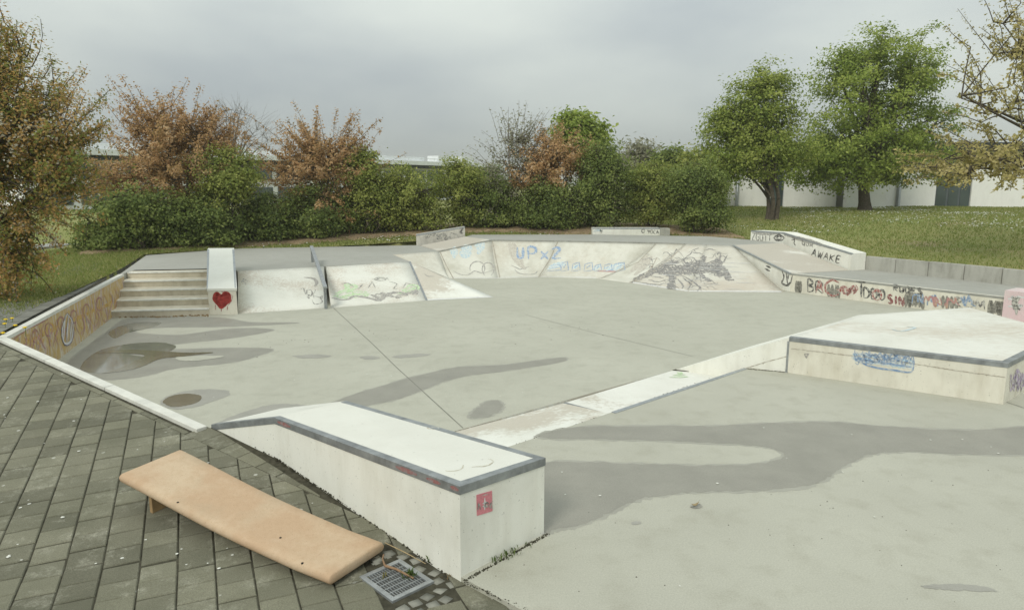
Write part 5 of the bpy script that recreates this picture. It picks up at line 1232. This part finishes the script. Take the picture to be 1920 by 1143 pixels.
plant('leafy_tree', 'tall bright green tree rising behind the copper topped shrub', 'tree', 1095, 33, [(1090, 262, 45, 42, 2), (1080, 240, 30, 25, .6), (1110, 300, 40, 40, 1)], GREEN, 30, nclu=110, per=95, sig=.30, size=.20, trunk_r=.14, limbs=8)
# dense shrubs of the hedge
hed = [
 ('rounded olive green shrub beside the copper plum tree', 432, 22.8, [(430, 325, 48, 45, 2), (425, 350, 55, 40, 1)], OLIVE, 110),
 ('dark leafy shrub at the hedge end by the footpath', 210, 20.8, [(215, 420, 62, 50, 2), (190, 445, 45, 28, 1), (250, 390, 45, 45, 1)], DARKG, 150),
 ('dark leafy shrub below the copper plum tree', 300, 21.8, [(310, 410, 65, 55, 2), (320, 440, 65, 28, 1)], DARKG, 150),
 ('dark leafy shrub below the rounded olive shrub', 395, 22.6, [(395, 410, 60, 55, 2), (395, 440, 60, 22, 1)], DARKG, 140),
 ('dark hedge shrub before the gap showing white walls', 490, 23.8, [(490, 408, 62, 48, 2), (490, 436, 60, 20, 1)], DARKG, 140),
 ('dark hedge shrub below the copper shrub and pale roof', 585, 24.6, [(590, 400, 65, 50, 2), (585, 432, 60, 20, 1)], DARKG, 140),
 ('pointed light green shrub beside the copper shrub', 682, 25.0, [(682, 340, 40, 62, 2), (690, 385, 50, 40, 1), (682, 300, 18, 22, .3)], OLIVE, 120),
 ('dark hedge shrub under the pointed light green shrub', 665, 25.4, [(665, 405, 55, 42, 2), (670, 428, 55, 18, 1)], DARKG, 110),
 ('broad yellow green shrub behind the small scribbled ledge', 765, 25.6, [(765, 365, 65, 52, 2), (770, 405, 65, 35, 1.2), (740, 345, 35, 30, .5)], OLIVE, 170),
 ('mid green shrub with thin pale stems beside the yellow green shrub', 865, 26.4, [(865, 345, 48, 40, 2), (870, 390, 50, 45, 1.3), (850, 320, 20, 25, .3)], OLIVE, 130),
 ('dark green shrub at the foot of the twiggy shrub', 930, 26.6, [(925, 385, 48, 45, 2), (935, 410, 50, 20, 1)], DARKG, 130),
 ('dark green shrub below the copper topped shrub', 1030, 26.2, [(1030, 385, 62, 50, 2), (1030, 412, 65, 18, 1)], DARKG, 170),
 ('tall dark green shrub right of the copper topped shrub', 1125, 26.0, [(1125, 335, 55, 62, 2), (1120, 390, 60, 45, 1.5), (1140, 300, 35, 30, .5)], DARKG, 200),
 ('yellowish shrub between two dark shrubs behind the far ledge', 1225, 26.6, [(1225, 345, 48, 48, 2), (1225, 390, 55, 35, 1.2), (1180, 370, 35, 40, .5)], OLIVE, 150),
 ('dense round dark shrub at the hedge end beside the maples', 1315, 25.2, [(1315, 360, 52, 58, 2), (1320, 400, 50, 34, 1.5), (1290, 340, 45, 40, .8)], DARKG, 210)]
for i, (lab, px, Y, bl, mt, nc) in enumerate(hed):
    plant('hedge_shrub', lab, 'shrub', px, Y, bl, mt, 100 + i, nclu=int(nc * 1.25), per=80, sig=.18, size=.092, trunk_r=.05, fork=.2, limbs=8, nstem=3, shell=.55, group='shrubs of the hedge')
far = [('distant grey green tree above the hedge', 1190, 40, [(1195, 300, 32, 28, 1), (1180, 320, 35, 25, 1)], GREY, 70), ('distant dark green tree above the hedge', 1257, 38, [(1257, 305, 24, 24, 1)], DARKG, 60), ('pale yellow green tree behind the hedge end', 1320, 36, [(1325, 305, 35, 28, 1), (1310, 340, 45, 35, 1)], OLIVE, 80), ('distant green tree behind the twiggy shrub', 905, 44, [(910, 345, 30, 28, 1)], DARKG, 50)]
for i, (lab, px, Y, bl, mt, nc) in enumerate(far):
    plant('distant_tree', lab, 'tree', px, Y, bl, mt, 140 + i, nclu=nc, per=70, sig=.34, size=.20, trunk_r=.10, limbs=7, group='trees beyond the hedge')

# brown soil bed under the hedge
bedp = [(150, 20.3), (300, 21.4), (490, 23.4), (585, 24.2), (682, 24.7), (765, 25.2), (865, 25.9), (930, 26.1), (1030, 25.7), (1125, 25.4), (1225, 25.9), (1330, 24.6), (1400, 24.4)]
bv, bf = [], []
rb_ = random.Random(2); cs_ = []
for i in range(len(bedp) - 1):
    for k_ in range(8): t = k_ / 8; cs_.append((bedp[i][0] + (bedp[i + 1][0] - bedp[i][0]) * t, bedp[i][1] + (bedp[i + 1][1] - bedp[i][1]) * t))
for px, Y in cs_:
    x = PY(px, 345, Y).x; w0 = -.75 + rb_.uniform(-.25, .2)
    for k_, dy in enumerate((w0, w0 + .35, .3, 1.2, 2.2)): bv.append((x + (rb_.uniform(-.08, .08)), Y + dy, gz(x, Y + dy) + (.012 if k_ == 0 else .05 + .03 * rb_.random())))
for i in range(len(cs_) - 1):
    for k_ in range(4): a0 = i * 5 + k_; bf.append((a0, a0 + 5, a0 + 6, a0 + 1))
o = mesh('planting_bed', bv, bf, plain('bed_soil', (0.27, 0.20, 0.125), .95, .4, 3, .1, 0, .5), smooth=True); tag(o, 'brown soil bed under the hedge', kind='structure')

# ------------------------------------------------------------------ grass, daisies, dandelions
rs = np.random.RandomState(8)
fpA = np.array(foot)
def in_foot(x, y):
    ins = np.zeros(x.shape, bool); j = len(fpA) - 1
    for i in range(len(fpA)):
        xi, yi = fpA[i]; xj, yj = fpA[j]; c = ((yi > y) != (yj > y)) & (x < (xj - xi) * (y - yi) / (yj - yi + 1e-12) + xi); ins ^= c; j = i
    return ins
def blades(n, xr, yr, h, seed):
    r = np.random.RandomState(seed); x = r.uniform(*xr, n); y = r.uniform(*yr, n); k = ~in_foot(x, y) & (np.abs(x) < .78 * y + 1.5); x, y = x[k], y[k]; z = lawn(x, y); n = len(x)
    a = r.uniform(0, 6.283, n); hh = h * r.uniform(.5, 1.5, n); w = .006 + .0006 * y
    V = np.empty((n, 3, 3)); dx, dy = np.cos(a) * w, np.sin(a) * w
    V[:, 0] = np.stack([x - dx, y - dy, z - .01], 1); V[:, 1] = np.stack([x + dx, y + dy, z - .01], 1); V[:, 2] = np.stack([x + r.normal(size=n) * hh * .5, y + r.normal(size=n) * hh * .5, z + hh], 1)
    return V.reshape(-1, 3), np.arange(n * 3).reshape(-1, 3), np.repeat(r.rand(n), 3)
GRASSM = leafmat('grass_blades', [(0, (0.18, 0.24, 0.055)), (.6, (0.27, 0.305, 0.085)), (1, (0.40, 0.37, 0.17))], .5)
parts = [blades(70000, (-14, -5.5), (8.9, 22), .055, 1), blades(40000, (-12, 8), (20, 28), .07, 2), blades(70000, (5, 28), (14, 38), .06, 3)]
off = 0; Vs, Fs, Ts = [], [], []
for V, Q, T in parts: Vs.append(V); Fs.append(Q + off); Ts.append(T); off += len(V)
o = npmesh('grass', np.concatenate(Vs), np.concatenate(Fs), GRASSM, tint=np.concatenate(Ts), nside=3); tag(o, 'short grass blades covering the lawns', 'grass', kind='stuff')
def specks(n, regions, size, zf, seed):
    r = np.random.RandomState(seed); C = []
    for (x0, x1, y0, y1, m) in regions:
        k = r.randint(2, 9); cx = r.uniform(x0, x1, k * 3); cy = r.uniform(y0, y1, k * 3); i = r.randint(0, k * 3, m)
        C.append(np.stack([cx[i] + r.normal(size=m) * .7, cy[i] + r.normal(size=m) * .5], 1))
    C = np.concatenate(C); C = C[~in_foot(C[:, 0], C[:, 1])]; z = lawn(C[:, 0], C[:, 1]); n = len(C); s = size * r.uniform(.6, 1.3, n)
    an = np.arange(5) * 1.2566; V = np.empty((n, 5, 3)); V[:, :, 0] = C[:, 0:1] + np.cos(an) * s[:, None]; V[:, :, 1] = C[:, 1:2] + np.sin(an) * s[:, None]; V[:, :, 2] = (z + zf)[:, None] + (an[None] * 0 + r.uniform(-.01, .01, (n, 5)))
    return V.reshape(-1, 3), np.arange(n * 5).reshape(-1, 5)
V, Q = specks(0, [(-9, -1, 22.2, 24.5, 260), (-11, -7, 20, 22, 50), (9, 22, 24, 36, 1300), (14, 26, 20, 35, 900), (0, 3, 24, 25, 60), (5, 8, 22.5, 25, 30)], .028, .06, 4)
o = npmesh('daisies', V, Q, plain('daisy_white', (.75, .75, .70), .8, .05), nside=5); tag(o, 'tiny white daisies scattered over the grass', 'daisies', kind='stuff')
DY = plain('dandelion_yellow', (.72, .50, .02), .7, .1)
for i, (px, py) in enumerate(((8, 604), (28, 607), (46, 611), (5, 621), (22, 594), (10, 596))):
    p = P(px, py, .45); p.z = .33; q = plain('stem_green', (.10, .16, .03), .7, .1) if i == 0 else bpy.data.materials['stem_green']
    t = thing('dandelion', p, 'yellow dandelion in the grass at the corner of the graffiti wall', 'flower', 'dandelions by the wall corner')
    V, Q = tubes([(np.array([[p.x, p.y, p.z - .02], [p.x + .01, p.y, p.z + .1]]), [.004, .003])]); npmesh('stem', V, Q, q, t, origin=p)
    vs = [p + Vector((0, 0, .115))]; 
    for k_ in range(10): vs.append(p + Vector((.028 * math.cos(k_ * .628), .028 * math.sin(k_ * .628), .10 + (.006 if k_ % 2 else 0))))
    mesh('flower_head', vs + [p + Vector((0, 0, .085))], [(0, 1 + k_, 1 + (k_ + 1) % 10) for k_ in range(10)] + [(11, 1 + (k_ + 1) % 10, 1 + k_) for k_ in range(10)], DY, t)

# ------------------------------------------------------------------ weeds, twig, fallen bits
WEED = leafmat('weed_leaves', [(0, (0.05, 0.09, 0.02)), (1, (0.13, 0.18, 0.04))], .3)
def weed(p, n, h, label, seed, spread=.05, mat=WEED, name='weed'):
    r = np.random.RandomState(seed); V = []; Q = []; T = []
    for i in range(n):
        a = r.uniform(0, 6.28); l = h * r.uniform(.5, 1.2); b = np.array(p) + np.array([r.normal() * spread, r.normal() * spread, -.005]); o_ = np.array([math.cos(a), math.sin(a), 0]) * l * r.uniform(.2, .7); w = np.array([-math.sin(a), math.cos(a), 0]) * l * .09
        s = len(V); V += [b - w * .5, b + w * .5, b + o_ * .5 + w + [0, 0, l * .6], b + o_ * .5 - w + [0, 0, l * .6], b + o_ + [0, 0, l * .8], b + o_ + [0, 0, l * .8]]; Q += [(s, s + 1, s + 2, s + 3), (s + 3, s + 2, s + 4, s + 5)]; T += [r.rand()] * 6
    o = npmesh(name, np.array(V), np.array(Q), mat, tint=T, origin=p); tag(o, label, 'weed'); return o
def ps(x, y): q = PS(x, y, **PAV); return (q.x, q.y, q.z)
weed(ps(806, 1052), 12, .06, 'single small weed at the long side of the grind box', 1, .008)
weed(ps(846, 1082), 16, .035, 'brownish weed at the near corner of the grind box', 2, .02, leafmat('dry_weed', [(0, (.10, .09, .03)), (1, (.28, .17, .08))], .3))
for i, (x, y, n) in enumerate(((925, 1052, 14), (945, 1044, 20), (962, 1034, 26), (985, 1022, 8))):
    q = P(x, y, .0); weed((q.x, q.y, .002), n, .045, ['slim weed', 'spreading weed', 'leafy weed', 'small sparse weed'][i] + ' growing along the front foot of the grind box', 10 + i, .025)
weed(ps(768, 1080), 70, .045, 'green grass tuft growing out of the drain grate', 20, .022, name='grass_tuft')
weed(ps(722, 1082), 14, .04, 'small weed at the edge of the drain grate beside the twig', 21, .02, leafmat('dry_weed2', [(0, (.12, .12, .03)), (1, (.26, .22, .07))], .3))
TW = plain('dead_twig', (.27, .17, .10), .85, .25, 20)
p0 = Vector(ps(722, 1066)) + Vector((0, 0, .022)); p1 = Vector(ps(776, 1088)) + Vector((0, 0, .016))
V, Q = tubes([(np.array([p0, lerp(p0, p1, .4) + Vector((.0, .01, .004)), p1]), [.009, .008, .006]), (np.array([p0, p0 + Vector((-.02, .03, .03)), p0 + Vector((-.015, .05, .05))]), [.007, .005, .004])], 7)
o = npmesh('twig', V, Q, TW, smooth=True, origin=p0); tag(o, 'dead brown twig lying across the drain grate', 'twig')
q0 = Vector(ps(722, 1022)); q1 = Vector(ps(798, 1058))
V, Q = tubes([(np.array([q0 + Vector((0, 0, .02)), lerp(q0, q1, .5) + Vector((0, .01, .012)), q1 + Vector((0, 0, .008))]), [.003, .0035, .002])], 5)
o = npmesh('straw', V, Q, plain('dry_straw', (.42, .32, .18), .8, .2), smooth=True, origin=q0); tag(o, 'thin dry straw between the loose board and the grind box', 'straw')
# soil crumbs in the gap at the foot of the box
def crumbs(px, z, n, seed, mat, spread=.012, s=(.004, .014)):
    r = random.Random(seed); V, Q = [], []
    for _ in range(n):
        i = r.randrange(len(px) - 1); t = r.random(); x = px[i][0] + (px[i + 1][0] - px[i][0]) * t; y = px[i][1] + (px[i + 1][1] - px[i][1]) * t
        q = (P(x, y, z) if z is not None else Vector(ps(x, y))) + Vector((r.gauss(0, spread), r.gauss(0, spread), 0)); k = r.uniform(*s); s0 = len(V)
        V += [q + Vector((k * r.uniform(.7, 1.3), 0, -.002)), q + Vector((0, k, -.002)), q + Vector((-k * r.uniform(.7, 1.3), 0, -.002)), q + Vector((0, -k, -.002)), q + Vector((0, 0, k * .8))]
        Q += [(s0, s0 + 1, s0 + 4), (s0 + 1, s0 + 2, s0 + 4), (s0 + 2, s0 + 3, s0 + 4), (s0 + 3, s0, s0 + 4)]
    return V, Q
V, Q = crumbs([(872, 1088), (930, 1055), (985, 1024), (1028, 1000)], 0.0, 340, 3, None, .007, (.003, .010))
V2, Q2 = crumbs([(430, 803), (600, 912), (760, 1018), (862, 1088)], None, 500, 4, None, .010); Q += [tuple(i + len(V) for i in f) for f in Q2]; V += V2
V2, Q2 = crumbs([(1396, 691), (1480, 698), (1640, 720), (1886, 754)], 0.0, 500, 5, None, .007, (.004, .012)); Q += [tuple(i + len(V) for i in f) for f in Q2]; V += V2
V2, Q2 = crumbs([(870, 1090), (990, 1143)], 0.0, 60, 6, None, .006, (.003, .007)); Q += [tuple(i + len(V) for i in f) for f in Q2]; V += V2
V2, Q2 = crumbs([(968, 832), (1145, 773), (1340, 705)], 0.0, 70, 7, None, .005, (.003, .008)); Q += [tuple(i + len(V) for i in f) for f in Q2]; V += V2
o = mesh('soil', V, Q, M['soil'], origin=(0, 0, 0)); tag(o, 'dark soil crumbs in the joints along the box feet', 'soil', kind='stuff')
# leaf litter at the foot of the stairs
V, Q = crumbs([(222, 594), (300, 594), (394, 591)], BASIN, 160, 8, None, .05, (.01, .035))
o = mesh('leaf_litter', V, Q, plain('brown_litter', (.20, .13, .055), .9, .3), origin=(0, 0, 0)); tag(o, 'brown leaf litter along the foot of the stairs', 'litter', kind='stuff')
# fallen white petals and droppings
r = random.Random(9); V, Q = [], []
def fleck(q, k):
    s0 = len(V); a0 = r.random() * 6; V.extend([q + Vector((k * r.uniform(.6, 1.3) * math.cos(a0 + i * 1.05), k * r.uniform(.6, 1.3) * math.sin(a0 + i * 1.05), 0)) for i in range(6)]); V.append(q + Vector((0, 0, k * .25)))
    Q.extend([(s0 + i, s0 + (i + 1) % 6, s0 + 6) for i in range(6)])
for _ in range(70):
    x = r.uniform(0, 640); y = r.uniform(700, 1140)
    if y < 640 + (x - 12) * .47 + 25: continue
    fleck(Vector(ps(x, y)) + Vector((0, 0, .004)), r.uniform(.006, .016))
for x, y in ((1060, 926), (1054, 884), (1475, 858), (1580, 884), (1432, 801), (1597, 814), (1805, 823), (1858, 837), (1345, 905), (1275, 1097), (1640, 968), (1745, 824), (1125, 928), (1872, 849)): fleck(P(x, y, .008), r.uniform(.006, .012))
for _ in range(40): fleck(P(r.uniform(300, 1400), r.uniform(590, 760), BASIN + .006), r.uniform(.006, .014))
o = mesh('petals', V, Q, plain('petal_white', (.66, .66, .60), .8, .1), origin=(0, 0, 0)); tag(o, 'white petals and droppings scattered on paving and concrete', 'petals', kind='stuff')
V, Q = crumbs([(1000, 1000), (1500, 1050), (1900, 900)], 0, 60, 12, None, .5, (.003, .008)); V2, Q2 = crumbs([(300, 650), (900, 620), (1300, 600)], BASIN, 80, 13, None, .7, (.005, .014)); Q += [tuple(i + len(V) for i in f) for f in Q2]; V += V2
o = mesh('grit', V, Q, plain('dark_grit', (.07, .065, .05), .9, .2), origin=(0, 0, 0)); tag(o, 'small dark grit specks scattered over the concrete', 'grit', kind='stuff')
# curled leaf on the apron
p = P(1303, 949, .009); vs = []; fs = []
for i in range(7):
    for j in range(4):
        u_ = i / 6; w = math.sin(math.pi * u_) * .016; vs.append(p + Vector(((u_ - .5) * .06, (j / 3 - .5) * 2 * w, .012 + .028 * (u_ - .4) ** 2 * 3 + .25 * abs(j / 3 - .5) * w)))
for i in range(6):
    for j in range(3): fs.append((i * 4 + j, i * 4 + j + 1, (i + 1) * 4 + j + 1, (i + 1) * 4 + j))
vs += [v - Vector((0, 0, .0012)) for v in vs[:28]]; fs += [tuple(28 + k_ for k_ in f[::-1]) for f in fs]
o = mesh('dead_leaf', vs, fs, plain('dead_leaf_brown', (.30, .23, .13), .8, .2), smooth=True); tag(o, 'curled dead leaf lying on the damp concrete', 'leaf')

# ------------------------------------------------------------------ thin even haze, added to lift and soften the shadows
hm = newmat('shadow_softening_haze'); t_ = hm.node_tree; o_ = t_.nodes.new('ShaderNodeOutputMaterial'); v_ = t_.nodes.new('ShaderNodeVolumePrincipled')
v_.inputs['Color'].default_value = (0.94, 0.95, 0.84, 1); v_.inputs['Density'].default_value = 0.0010; v_.inputs['Anisotropy'].default_value = 0.0
t_.links.new(v_.outputs[0], o_.inputs['Volume'])
x0, x1, y0, y1, z0, z1 = -710, 710, -310, 1510, -2.4, 11.0
hz = mesh('haze', [(x, y, z) for z in (z0, z1) for x, y in ((x0, y0), (x1, y0), (x1, y1), (x0, y1))], [(3, 2, 1, 0), (4, 5, 6, 7), (0, 1, 5, 4), (1, 2, 6, 5), (2, 3, 7, 6), (3, 0, 4, 7)], hm)
tag(hz, 'thin haze added over the whole park to soften the shadows', 'haze', kind='stuff')
